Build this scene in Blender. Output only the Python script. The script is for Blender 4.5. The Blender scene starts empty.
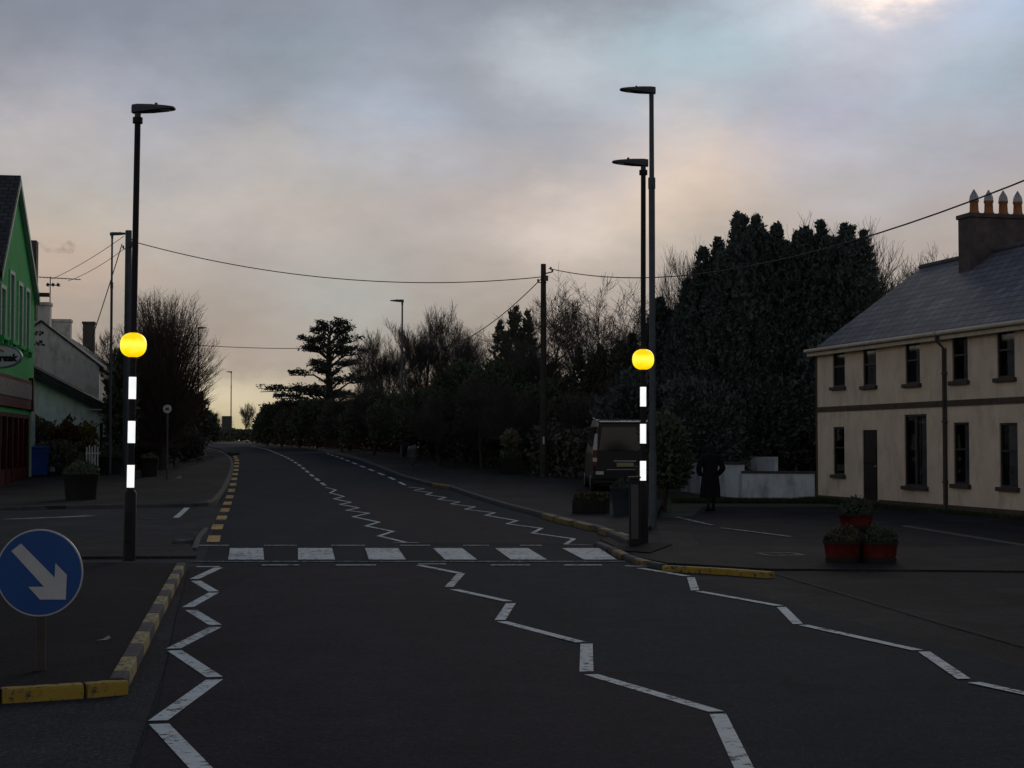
import bpy, bmesh, math, random
import numpy as np
from mathutils import Vector, Matrix

scene = bpy.context.scene
COL = scene.collection
PI = math.pi
rad = math.radians

# ------------------------------------------------------------------ camera
F = 1593.0                       # focal length in pixels of the 1024 px wide picture
TH = math.atan(59 / F)           # the camera looks up a little
EYE = 1.7
cam_data = bpy.data.cameras.new('camera')
cam_data.lens = 56.0
cam_data.sensor_width = 36.0
cam_data.clip_end = 6000
cam = bpy.data.objects.new('camera', cam_data)
cam.location = (0, 0, EYE)
cam.rotation_euler = (PI / 2 + TH, 0, 0)
COL.objects.link(cam)
scene.camera = cam

# ------------------------------------------------------------------ terrain
_K = [(-400, 0), (42, 0), (50, .09), (62, .40), (80, .85), (110, 1.30), (150, 1.72), (190, 2.03), (215, 2.08), (260, 1.8), (400, 0.4), (3000, -12)]
def _g0(Y):
    for (a, ga), (b, gb) in zip(_K, _K[1:]):
        if Y <= b:
            return ga + (gb - ga) * (Y - a) / (b - a)
    return _K[-1][1]
def g(Y):
    return sum(_g0(Y + d) for d in (-4, -2, 0, 2, 4)) / 5

def ray(px, py):
    a, b = (px - 512) / F, (384 - py) / F
    return Vector((a, math.cos(TH) - math.sin(TH) * b, math.sin(TH) + math.cos(TH) * b))
def P(px, py, Y):
    d = ray(px, py)
    t = Y / d.y
    return Vector((d.x * t, Y, EYE + d.z * t))
def G(px, py, h=0.0):
    """where the line of sight through a pixel meets the ground"""
    d = ray(px, py)
    lo, t = 1.0, 1.0
    f = lambda t: EYE + d.z * t - g(d.y * t) - h
    while t < 400 and f(t) > 0:
        lo = t
        t *= 1.02
    hi = t
    for _ in range(30):
        m = (lo + hi) / 2
        if f(m) > 0: lo = m
        else: hi = m
    return Vector((d.x * hi, d.y * hi, EYE + d.z * hi))
def base(px, Y):
    return Vector(((px - 512) / F * Y, Y, g(Y)))
def px_len(n, Y):
    return n * Y / F

# ------------------------------------------------------------------ materials
def new_mat(name):
    m = bpy.data.materials.new(name)
    m.use_nodes = True
    nt = m.node_tree
    bs = nt.nodes['Principled BSDF']
    return m, nt, bs
def setin(node, key, val):
    if key in node.inputs:
        node.inputs[key].default_value = val
def noise(nt, vec, scale, detail=5, rough=.55, dist=0.0):
    n = nt.nodes.new('ShaderNodeTexNoise')
    n.inputs['Scale'].default_value = scale
    n.inputs['Detail'].default_value = detail
    n.inputs['Roughness'].default_value = rough
    n.inputs['Distortion'].default_value = dist
    if vec is not None: nt.links.new(vec, n.inputs['Vector'])
    return n.outputs['Fac']
def ramp(nt, fac, stops):
    r = nt.nodes.new('ShaderNodeValToRGB')
    el = r.color_ramp.elements
    el[0].position, el[0].color = stops[0][0], (*stops[0][1], 1)
    el[1].position, el[1].color = stops[-1][0], (*stops[-1][1], 1)
    for p, c in stops[1:-1]:
        e = el.new(p)
        e.color = (*c, 1)
    nt.links.new(fac, r.inputs['Fac'])
    return r.outputs['Color']
def mix(nt, fac, a, b, mode='MIX'):
    m = nt.nodes.new('ShaderNodeMix')
    m.data_type = 'RGBA'
    m.blend_type = mode
    for sock, v in ((m.inputs[0], fac), (m.inputs[6], a), (m.inputs[7], b)):
        if isinstance(v, (int, float)): sock.default_value = v
        elif isinstance(v, (tuple, list)): sock.default_value = (*v[:3], 1)
        else: nt.links.new(v, sock)
    return m.outputs[2]
def coords(nt, kind='Object'):
    return nt.nodes.new('ShaderNodeTexCoord').outputs[kind]
def bump(nt, bs, h, strength, dist=.01):
    b = nt.nodes.new('ShaderNodeBump')
    b.inputs['Strength'].default_value = strength
    b.inputs['Distance'].default_value = dist
    nt.links.new(h, b.inputs['Height'])
    nt.links.new(b.outputs['Normal'], bs.inputs['Normal'])
def grey(c, k):
    return tuple(min(1, max(0, v * k)) for v in c)

def pm(name, col, var=.3, scale=3.0, rough=.85, bmp=0.0, bscale=60, spec=.25, metal=0.0, col2=None):
    m, nt, bs = new_mat(name)
    v = coords(nt)
    f = noise(nt, v, scale, 7, .6)
    c = ramp(nt, f, [(.3, grey(col, 1 - var)), (.52, col), (.72, col2 or grey(col, 1 + var))])
    nt.links.new(c, bs.inputs['Base Color'])
    bs.inputs['Roughness'].default_value = rough
    setin(bs, 'Specular IOR Level', spec)
    bs.inputs['Metallic'].default_value = metal
    if bmp:
        bump(nt, bs, noise(nt, v, bscale, 4), bmp)
    return m

def asphalt(name, col, patch=.35, speck=.5, stain=None, rough=.88):
    m, nt, bs = new_mat(name)
    v = coords(nt)
    big = noise(nt, v, .35, 6, .62, .6)
    mid = noise(nt, v, 2.2, 6, .65)
    fine = noise(nt, v, 95, 3, .75)
    agg = noise(nt, v, 34, 4, .8)
    lane = nt.nodes.new('ShaderNodeMapping')
    lane.inputs['Rotation'].default_value = (0, 0, -.166)
    lane.inputs['Scale'].default_value = (1.1, .05, 1)
    nt.links.new(v, lane.inputs['Vector'])
    lanes = noise(nt, lane.outputs['Vector'], 1.0, 4, .6)
    c = ramp(nt, big, [(.3, grey(col, 1 - patch)), (.5, col), (.7, grey(col, 1 + patch))])
    c2 = ramp(nt, mid, [(.25, (.72, .72, .72)), (.75, (1.3, 1.3, 1.3))])
    c = mix(nt, 1.0, c, c2, 'MULTIPLY')
    c = mix(nt, 1.0, c, ramp(nt, lanes, [(.3, (.82, .82, .82)), (.7, (1.22, 1.22, 1.22))]), 'MULTIPLY')
    c = mix(nt, 1.0, c, ramp(nt, agg, [(.30, (.40, .40, .40)), (.48, (.92, .92, .92)), (.60, (1.6, 1.6, 1.6)), (.70, (3.0, 3.0, 2.9))]), 'MULTIPLY')
    c3 = ramp(nt, fine, [(.3, (1 - speck,) * 3), (.55, (1, 1, 1)), (.75, (1 + speck * 1.6,) * 3)])
    c = mix(nt, 1.0, c, c3, 'MULTIPLY')
    # thin winding cracks and sealed joints
    vo = nt.nodes.new('ShaderNodeTexVoronoi')
    vo.feature = 'DISTANCE_TO_EDGE'
    vo.inputs['Scale'].default_value = .33
    wv = nt.nodes.new('ShaderNodeVectorMath'); wv.operation = 'ADD'
    nz = nt.nodes.new('ShaderNodeTexNoise'); nz.inputs['Scale'].default_value = 1.3; nz.inputs['Detail'].default_value = 5
    nt.links.new(v, nz.inputs['Vector']); nt.links.new(v, wv.inputs[0]); nt.links.new(nz.outputs['Color'], wv.inputs[1])
    nt.links.new(wv.outputs[0], vo.inputs['Vector'])
    ck = ramp(nt, vo.outputs['Distance'], [(.0, (.55, .55, .55)), (.012, (1, 1, 1))])
    ck = mix(nt, ramp(nt, noise(nt, v, .5, 3), [(.5, (0, 0, 0)), (.62, (1, 1, 1))]), (1, 1, 1), ck)
    c = mix(nt, 1.0, c, ck, 'MULTIPLY')
    if stain:
        sf = ramp(nt, noise(nt, v, .8, 5, .6, .4), [(.55, (0, 0, 0)), (.68, (1, 1, 1))])
        c = mix(nt, sf, c, stain)
    nt.links.new(c, bs.inputs['Base Color'])
    bs.inputs['Roughness'].default_value = rough
    setin(bs, 'Specular IOR Level', .05)
    bump(nt, bs, fine, .55, .012)
    return m

def paint(name, col, under, wear=.42, rough=.75):
    m, nt, bs = new_mat(name)
    v = coords(nt)
    n1 = noise(nt, v, 14, 8, .75)
    n2 = noise(nt, v, .9, 4, .6)
    mul = nt.nodes.new('ShaderNodeMath'); mul.operation = 'MULTIPLY_ADD'
    nt.links.new(n2, mul.inputs[0]); mul.inputs[1].default_value = .35
    nt.links.new(n1, mul.inputs[2])
    f = ramp(nt, mul.outputs[0], [(wear, (0, 0, 0)), (wear + .07, (1, 1, 1))])
    cc = ramp(nt, noise(nt, v, 5, 6), [(.3, grey(col, .78)), (.7, col)])
    nt.links.new(mix(nt, f, under, cc), bs.inputs['Base Color'])
    bs.inputs['Roughness'].default_value = rough
    setin(bs, 'Specular IOR Level', .2)
    bump(nt, bs, noise(nt, v, 90, 3), .4, .008)
    return m

def emit(name, col, strength, col2=None, scale=8):
    m, nt, bs = new_mat(name)
    bs.inputs['Base Color'].default_value = (*grey(col, .5), 1)
    bs.inputs['Roughness'].default_value = .3
    if col2:
        c = ramp(nt, noise(nt, coords(nt), scale, 2), [(.35, col), (.65, col2)])
        nt.links.new(c, bs.inputs['Emission Color'])
    else:
        bs.inputs['Emission Color'].default_value = (*col, 1)
    bs.inputs['Emission Strength'].default_value = strength
    return m

def slate(name, col, sx=.32, sy=.22):
    m, nt, bs = new_mat(name)
    v = nt.nodes.new('ShaderNodeTexCoord').outputs['UV']
    br = nt.nodes.new('ShaderNodeTexBrick')
    br.inputs['Scale'].default_value = 1.0
    br.inputs['Brick Width'].default_value = sx
    br.inputs['Row Height'].default_value = sy
    br.inputs['Mortar Size'].default_value = .028
    br.inputs['Mortar Smooth'].default_value = .2
    br.inputs['Bias'].default_value = -.2
    br.inputs['Color1'].default_value = (*grey(col, .78), 1)
    br.inputs['Color2'].default_value = (*grey(col, 1.25), 1)
    br.inputs['Mortar'].default_value = (*grey(col, .35), 1)
    nt.links.new(v, br.inputs['Vector'])
    o = coords(nt)
    wr = ramp(nt, noise(nt, o, .9, 6, .65, .4), [(.3, (.62, .62, .64)), (.55, (1, 1, 1)), (.75, (1.35, 1.33, 1.22))])
    nt.links.new(mix(nt, 1.0, br.outputs['Color'], wr, 'MULTIPLY'), bs.inputs['Base Color'])
    bs.inputs['Roughness'].default_value = .7
    setin(bs, 'Specular IOR Level', .2)
    # each course tips up towards its lower edge
    bump(nt, bs, br.outputs['Fac'], -.8, .03)
    return m

def render_wall(name, col, dirt=(.2, .19, .17), amount=.5, grain=.6):
    m, nt, bs = new_mat(name)
    v = coords(nt)
    mp = nt.nodes.new('ShaderNodeMapping')
    mp.inputs['Scale'].default_value = (1, 1, .5)
    nt.links.new(v, mp.inputs['Vector'])
    streak = noise(nt, mp.outputs['Vector'], 2.2, 7, .65)
    f = ramp(nt, streak, [(.48, (0, 0, 0)), (.75, (amount,) * 3)])
    c = ramp(nt, noise(nt, v, 1.1, 6, .6), [(.3, grey(col, .86)), (.7, grey(col, 1.08))])
    c = mix(nt, f, c, dirt)
    peb = noise(nt, v, 55, 3, .7)
    c = mix(nt, 1.0, c, ramp(nt, peb, [(.3, (1 - grain * .4,) * 3), (.7, (1 + grain * .3,) * 3)]), 'MULTIPLY')
    nt.links.new(c, bs.inputs['Base Color'])
    bs.inputs['Roughness'].default_value = .92
    setin(bs, 'Specular IOR Level', .15)
    bump(nt, bs, peb, grain, .02)
    return m

def leaf_mat(name, col, col2, scale=1.2):
    m, nt, bs = new_mat(name)
    v = coords(nt)
    c = ramp(nt, noise(nt, v, scale, 5, .6), [(.3, col), (.7, col2)])
    c = mix(nt, 1.0, c, ramp(nt, noise(nt, v, 30, 2), [(.3, (.82, .82, .82)), (.7, (1.18, 1.18, 1.18))]), 'MULTIPLY')
    nt.links.new(c, bs.inputs['Base Color'])
    bs.inputs['Roughness'].default_value = .8
    setin(bs, 'Specular IOR Level', .15)
    return m

def glass_mat(name, tint=(.5, .52, .55)):
    m, nt, bs = new_mat(name)
    out = nt.nodes['Material Output']
    tr = nt.nodes.new('ShaderNodeBsdfTransparent'); tr.inputs['Color'].default_value = (*tint, 1)
    gl = nt.nodes.new('ShaderNodeBsdfGlossy'); gl.inputs['Roughness'].default_value = .03
    n = noise(nt, coords(nt), 1.4, 3)
    b = nt.nodes.new('ShaderNodeBump'); b.inputs['Strength'].default_value = .05
    nt.links.new(n, b.inputs['Height']); nt.links.new(b.outputs['Normal'], gl.inputs['Normal'])
    fr = nt.nodes.new('ShaderNodeFresnel'); fr.inputs['IOR'].default_value = 1.75
    mx = nt.nodes.new('ShaderNodeMixShader')
    nt.links.new(fr.outputs[0], mx.inputs[0]); nt.links.new(tr.outputs[0], mx.inputs[1]); nt.links.new(gl.outputs[0], mx.inputs[2])
    nt.links.new(mx.outputs[0], out.inputs['Surface'])
    return m

ASP = (.022, .024, .029)
MT = dict(
    earth=pm('earth_and_grass', (.035, .042, .022), .5, .5, .95, .5, 30),
    grass=leaf_mat('grass_blades', (.022, .034, .012), (.045, .06, .02)),
    road=asphalt('road_asphalt', (.0092, .0156, .0252), .24, .55),
    red=asphalt('dark_anti_skid_asphalt', (.0185, .0156, .0240), .24, .5),
    old=asphalt('old_side_street_asphalt', (.030, .0315, .037), .38, .55, (.048, .05, .056)),
    black=asphalt('black_new_asphalt', (.0135, .0135, .0165), .25, .5),
    fore=asphalt('forecourt_asphalt', (.021, .0205, .0245), .4, .5, (.036, .0355, .038)),
    path=asphalt('footpath_concrete', (.034, .032, .0325), .3, .45),
    kerb=pm('kerb_concrete', (.07, .07, .07), .35, 4, .9, .5, 50),
    white=paint('white_road_paint', (.58, .63, .63), ASP, .575),
    zebra=paint('zebra_white_paint', (.58, .63, .63), (.10, .105, .11), .59),
    thin=paint('worn_thin_white_paint', (.32, .34, .35), ASP, .66),
    yellow=paint('yellow_road_paint', (.60, .36, .085), ASP, .58),
    yellowk=paint('yellow_kerb_paint', (.37, .25, .04), (.06, .055, .05), .575),
    yellowp=paint('pale_yellow_kerb_paint', (.36, .29, .13), (.06, .055, .05), .585),
    yellowf=paint('faded_yellow_kerb_paint', (.22, .155, .05), (.05, .048, .045), .60),
    darkk=pm('dark_kerb_paint', (.055, .05, .058), .45, 8, .85, .5, 50),
    post=pm('dark_post_paint', (.014, .012, .014), .25, 6, .55, 0, spec=.2),
    postl=pm('galvanised_steel', (.075, .082, .092), .2, 5, .6, 0, spec=.3, metal=.2),
    lamp=pm('lamp_housing', (.07, .07, .075), .2, 6, .5),
    lens=pm('lamp_lens', (.55, .53, .48), .1, 6, .2, spec=.5),
    band=emit('lit_white_band', (1, .97, .92), 1.05, (.80, .84, .86), 5),
    globe=None,
    timber=pm('pole_timber', (.05, .043, .036), .4, 5, .9, .5, 40),
    cable=pm('cable_rubber', (.03, .03, .03), .2, 5, .7),
    blue=pm('sign_blue', (.005, .065, .25), .12, 3, .4, 0, spec=.4),
    signw=pm('sign_white', (.50, .50, .49), .12, 5, .45, 0, spec=.4),
    tan=pm('weathered_sign_post', (.065, .056, .046), .3, 6, .7),
    signback=pm('sign_back_grey', (.075, .073, .07), .2, 4, .6),
    cream=render_wall('cream_pebble_dash', (.80, .645, .485), (.36, .29, .22), .6),
    cream2=render_wall('cream_pebble_dash_second', (.80, .65, .49), (.38, .31, .24), .65),
    brownband=pm('dark_brown_masonry_paint', (.085, .062, .045), .3, 5, .85, .3),
    sill=pm('dark_sill_paint', (.06, .046, .042), .25, 5, .7),
    frame=pm('dark_window_frame', (.04, .032, .03), .25, 5, .5),
    door=pm('dark_red_door', (.022, .013, .012), .2, 5, .6, spec=.2),
    brass=pm('dull_brass', (.4, .3, .13), .2, 8, .35, metal=.9),
    room=pm('dark_room', (.02, .019, .018), .3, 2, .9),
    curtain=pm('net_curtain', (.62, .62, .62), .25, 6, .95),
    terracotta_pot=pm('terracotta_flowerpot', (.28, .11, .05), .2, 8, .8),
    fascia=pm('cream_fascia', (.52, .45, .34), .2, 4, .6),
    pipe=pm('brown_downpipe', (.075, .06, .05), .2, 4, .6),
    slate=slate('grey_slates', (.15, .16, .19), .42, .30),
    slated=slate('dark_slates', (.05, .055, .06)),
    lead=pm('ridge_tile', (.085, .085, .09), .25, 5, .8),
    brick=pm('sooty_chimney_render', (.105, .085, .08), .35, 3, .92, .6, 25),
    pot=pm('terracotta_chimney_pot', (.36, .14, .06), .25, 8, .8),
    cowl=pm('zinc_cowl', (.42, .43, .44), .25, 8, .45, metal=.4),
    green=render_wall('bright_green_render', (.062, .40, .115), (.04, .2, .07), .5, .35),
    greentrim=pm('pale_green_trim', (.30, .43, .36), .2, 5, .7),
    quoin=render_wall('pale_grey_green_pilaster', (.30, .37, .34), (.09, .11, .1), .6, .3),
    redshop=pm('dark_red_shopfront', (.06, .010, .009), .35, 4, .7, spec=.1),
    shoppanel=pm('faded_fascia_panel', (.15, .13, .12), .55, 6, .8),
    white_sign=pm('shop_sign_white', (.55, .55, .58), .1, 4, .45),
    grey_sign=pm('shop_sign_grey_rim', (.16, .18, .20), .2, 4, .5),
    red_sign=pm('shop_sign_red', (.5, .02, .03), .1, 4, .45),
    black_sign=pm('shop_sign_black', (.012, .01, .02), .2, 4, .45),
    oldwall=render_wall('old_grey_white_render', (.78, .72, .63), (.26, .24, .20), .95, .5),
    whitewall=render_wall('white_rendered_wall', (.60, .66, .68), (.14, .16, .155), .85, .4),
    lime=render_wall('limewashed_wall', (.80, .80, .86), (.34, .35, .38), .7, .4),
    coping=pm('dark_coping', (.06, .06, .058), .3, 4, .9),
    binblue=pm('blue_bin_plastic', (.014, .05, .24), .15, 4, .5),
    rubber=pm('black_rubber', (.015, .015, .016), .2, 8, .8),
    barrel=pm('dark_barrel_wood', (.018, .016, .014), .35, 6, .85, .4),
    soil=pm('soil', (.02, .015, .011), .4, 9, .95),
    redtub=pm('red_tub_paint', (.10, .016, .014), .45, 6, .9, spec=.03),
    blacktub=pm('black_tub_base', (.02, .018, .018), .25, 6, .7),
    bluepot=pm('blue_grey_pot', (.022, .03, .038), .3, 6, .7),
    vanpaint=pm('black_van_paint', (.010, .010, .013), .15, 2, .35, spec=.3),
    vantrim=pm('van_black_plastic', (.018, .018, .018), .2, 6, .6),
    chrome=pm('chrome', (.5, .5, .5), .1, 5, .2, metal=1),
    taillight=pm('tail_light_red', (.12, .006, .008), .15, 9, .3, spec=.4),
    taillens=pm('tail_light_clear', (.5, .48, .46), .15, 9, .2, spec=.5),
    plate=pm('number_plate', (.34, .28, .15), .1, 6, .5),
    vanglass=pm('van_glass', (.010, .011, .013), .1, 3, .12, spec=.45),
    steel=pm('wheel_steel', (.2, .2, .21), .2, 6, .4, metal=.8),
    coat=pm('black_wool_coat', (.006, .006, .009), .25, 9, .95, .4, 120),
    hat=pm('dark_knit_hat', (.014, .013, .017), .25, 12, .95, .5, 120),
    skin=pm('skin', (.38, .22, .16), .1, 12, .6),
    trouser=pm('dark_trousers', (.013, .013, .017), .25, 9, .9),
    shoe=pm('black_shoe_leather', (.008, .008, .008), .2, 9, .8, spec=.05),
    bark=pm('grey_brown_bark', (.055, .047, .040), .35, 5, .95, .6, 25),
    twig=pm('brown_twigs', (.085, .074, .066), .3, 5, .95),
    twigred=pm('reddish_twigs', (.105, .076, .06), .3, 5, .95),
    cypress=leaf_mat('cypress_foliage', (.060, .076, .072), (.105, .125, .112)),
    evergreen=leaf_mat('evergreen_foliage', (.056, .066, .042), (.105, .12, .07)),
    ivy=leaf_mat('ivy_foliage', (.060, .062, .046), (.105, .11, .078)),
    cedarleaf=leaf_mat('cedar_needles', (.036, .044, .036), (.062, .075, .056)),
    laurel=leaf_mat('laurel_leaves', (.056, .072, .044), (.10, .12, .07)),
    beech=leaf_mat('brown_beech_leaves', (.050, .026, .014), (.085, .045, .022)),
    yellowleaf=leaf_mat('yellowish_leaves', (.10, .085, .015), (.18, .13, .025)),
    drycol=leaf_mat('dry_bedding_plants', (.06, .055, .03), (.12, .10, .06)),
    bedding=leaf_mat('grey_green_bedding', (.035, .05, .03), (.085, .095, .06)),
    ball=leaf_mat('clipped_ball_leaves', (.13, .12, .08), (.21, .19, .12)),
    paper=pm('litter_paper', (.26, .25, .23), .2, 20, .9),
)

def globe_mat():
    """amber diffuser: palest round its middle where the lamps sit, deeper towards top and bottom"""
    m, nt, bs = new_mat('amber_globe')
    v = coords(nt, 'Generated')
    sp = nt.nodes.new('ShaderNodeSeparateXYZ'); nt.links.new(v, sp.inputs[0])
    lob = noise(nt, v, 3.4, 2)
    ad = nt.nodes.new('ShaderNodeMath'); ad.operation = 'MULTIPLY_ADD'
    nt.links.new(lob, ad.inputs[0]); ad.inputs[1].default_value = .36
    nt.links.new(sp.outputs[2], ad.inputs[2])
    c = ramp(nt, ad.outputs[0], [(.20, (.97, .55, .0)), (.42, (1.0, .74, .008)), (.66, (1.0, .90, .09)), (.88, (1.0, .78, .01)), (1.0, (.98, .60, .0))])
    nt.links.new(c, bs.inputs['Emission Color'])
    bs.inputs['Emission Strength'].default_value = 1.12
    bs.inputs['Base Color'].default_value = (.5, .25, .01, 1)
    bs.inputs['Roughness'].default_value = .25
    return m
MT['globe'] = globe_mat()

# ------------------------------------------------------------------ mesh builder
class MB:
    def __init__(self):
        self.v, self.f, self.m, self.uv, self.smooth = [], [], [], {}, set()
    def face(self, pts, mi=0, uv=None, smooth=False):
        n = len(self.v)
        self.v += [tuple(p) for p in pts]
        if uv: self.uv[len(self.f)] = uv
        if smooth: self.smooth.add(len(self.f))
        self.f.append(list(range(n, n + len(pts))))
        self.m.append(mi)
    def add(self, verts, faces, mi=0, smooth=False):
        n = len(self.v)
        self.v += [tuple(p) for p in verts]
        for f in faces:
            if smooth: self.smooth.add(len(self.f))
            self.f.append([n + i for i in f])
            self.m.append(mi)
    def box(self, c, s, mi=0, rot=None, bev=0.0):
        c = Vector(c); hx, hy, hz = s[0] / 2, s[1] / 2, s[2] / 2
        if bev > 0:
            b = min(bev, hx * .9, hy * .9, hz * .9)
            bm = bmesh.new()
            bmesh.ops.create_cube(bm, size=1)
            bmesh.ops.scale(bm, vec=s, verts=bm.verts)
            bmesh.ops.bevel(bm, geom=bm.edges[:], offset=b, segments=2, affect='EDGES', profile=.6)
            bm.verts.index_update()
            vs = [v.co.copy() for v in bm.verts]
            fs = [[v.index for v in f.verts] for f in bm.faces]
            bm.free()
        else:
            vs = [Vector((x, y, z)) for x in (-hx, hx) for y in (-hy, hy) for z in (-hz, hz)]
            fs = [[0, 1, 3, 2], [4, 6, 7, 5], [0, 4, 5, 1], [2, 3, 7, 6], [0, 2, 6, 4], [1, 5, 7, 3]]
        if rot is not None: vs = [rot @ v for v in vs]
        self.add([v + c for v in vs], fs, mi)
        return self
    def bx(self, x0, x1, y0, y1, z0, z1, mi=0, bev=0.0):
        return self.box(((x0 + x1) / 2, (y0 + y1) / 2, (z0 + z1) / 2), (abs(x1 - x0), abs(y1 - y0), abs(z1 - z0)), mi, None, bev)
    def tube(self, pts, rs, n=8, mi=0, caps=True, smooth=True):
        pts = [Vector(p) for p in pts]
        if not isinstance(rs, (list, tuple)): rs = [rs] * len(pts)
        rings = []
        up = None
        for i, p in enumerate(pts):
            d = (pts[min(i + 1, len(pts) - 1)] - pts[max(i - 1, 0)])
            if d.length < 1e-9: d = Vector((0, 0, 1))
            d.normalize()
            if up is None:
                up = d.orthogonal().normalized()
            else:
                up = (up - d * up.dot(d))
                up = up.normalized() if up.length > 1e-6 else d.orthogonal().normalized()
            w = d.cross(up)
            rings.append([p + (up * math.cos(2 * PI * k / n) + w * math.sin(2 * PI * k / n)) * rs[i] for k in range(n)])
        vs = [v for r in rings for v in r]
        fs = []
        for i in range(len(rings) - 1):
            for k in range(n):
                a, b = i * n + k, i * n + (k + 1) % n
                fs.append([a, b, b + n, a + n])
        self.add(vs, fs, mi, smooth)
        if caps:
            self.add(rings[0][::-1], [list(range(n))], mi)
            self.add(rings[-1], [list(range(n))], mi)
        return self
    def lathe(self, prof, n=20, c=(0, 0, 0), mi=0, smooth=True, sx=1.0, sy=1.0):
        c = Vector(c)
        vs, fs = [], []
        for r, z in prof:
            for k in range(n):
                a = 2 * PI * k / n
                vs.append(c + Vector((r * math.cos(a) * sx, r * math.sin(a) * sy, z)))
        for i in range(len(prof) - 1):
            for k in range(n):
                a, b = i * n + k, i * n + (k + 1) % n
                fs.append([a, b, b + n, a + n])
        self.add(vs, fs, mi, smooth)
        if prof[0][0] > 1e-4: self.add(vs[:n][::-1], [list(range(n))], mi)
        if prof[-1][0] > 1e-4: self.add(vs[-n:], [list(range(n))], mi)
        return self
    def prism(self, poly, axis, d0, d1, mi=0):
        """extrude a 2-D outline; axis is the direction it is extruded along"""
        def pt(a, b, d):
            return {'x': (d, a, b), 'y': (a, d, b), 'z': (a, b, d)}[axis]
        n = len(poly)
        vs = [pt(a, b, d0) for a, b in poly] + [pt(a, b, d1) for a, b in poly]
        fs = [list(range(n))[::-1], list(range(n, 2 * n))]
        fs += [[i, (i + 1) % n, n + (i + 1) % n, n + i] for i in range(n)]
        self.add(vs, fs, mi)
        return self
    def build(self, name, mats, parent=None, loc=(0, 0, 0), rz=0.0):
        me = bpy.data.meshes.new(name)
        me.from_pydata(self.v, [], self.f)
        mats = mats if isinstance(mats, (list, tuple)) else [mats]
        for m in mats: me.materials.append(m)
        if len(mats) > 1:
            me.polygons.foreach_set('material_index', self.m)
        if self.smooth:
            me.polygons.foreach_set('use_smooth', [i in self.smooth for i in range(len(self.f))])
        if self.uv:
            ul = me.uv_layers.new(name='UVMap')
            for i, uvs in self.uv.items():
                for li, uv in zip(me.polygons[i].loop_indices, uvs):
                    ul.data[li].uv = uv
        me.validate()
        o = bpy.data.objects.new(name, me)
        COL.objects.link(o)
        o.location = loc
        o.rotation_euler = (0, 0, rz)
        if parent is not None: o.parent = parent
        return o

def np_mesh(name, V, Q, mat, parent=None):
    me = bpy.data.meshes.new(name)
    nv, nf, k = len(V), len(Q), Q.shape[1]
    me.vertices.add(nv); me.vertices.foreach_set('co', V.astype(np.float32).ravel())
    me.loops.add(nf * k); me.loops.foreach_set('vertex_index', Q.astype(np.int32).ravel())
    me.polygons.add(nf)
    me.polygons.foreach_set('loop_start', np.arange(0, nf * k, k, dtype=np.int32))
    me.polygons.foreach_set('loop_total', np.full(nf, k, dtype=np.int32))
    me.materials.append(mat)
    me.update(calc_edges=True)
    me.validate()
    o = bpy.data.objects.new(name, me)
    COL.objects.link(o)
    if parent is not None: o.parent = parent
    return o

def thing(name, label, cat, loc=(0, 0, 0), rz=0.0, group=None):
    o = bpy.data.objects.new(name, None)
    o.empty_display_size = .3
    COL.objects.link(o)
    o.location = loc
    o.rotation_euler = (0, 0, rz)
    o['label'] = label; o['category'] = cat
    if group: o['group'] = group
    return o
def tag(o, label, cat, group=None, kind=None):
    o['label'] = label; o['category'] = cat
    if group: o['group'] = group
    if kind: o['kind'] = kind
    return o
def copy_thing(root, label, loc, rz=0.0, scale=(1, 1, 1), group=None):
    r = root.copy(); COL.objects.link(r)
    r.location = loc; r.rotation_euler = (0, 0, rz); r.scale = scale
    r['label'] = label
    if group: r['group'] = group
    for ch in list(root.children):
        c = ch.copy(); COL.objects.link(c); c.parent = r
        for g2 in list(ch.children):
            d = g2.copy(); COL.objects.link(d); d.parent = c
    return r
def struct(o, label=None, cat=None):
    o['kind'] = 'structure'
    if label: o['label'] = label
    if cat: o['category'] = cat
    return o

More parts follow.
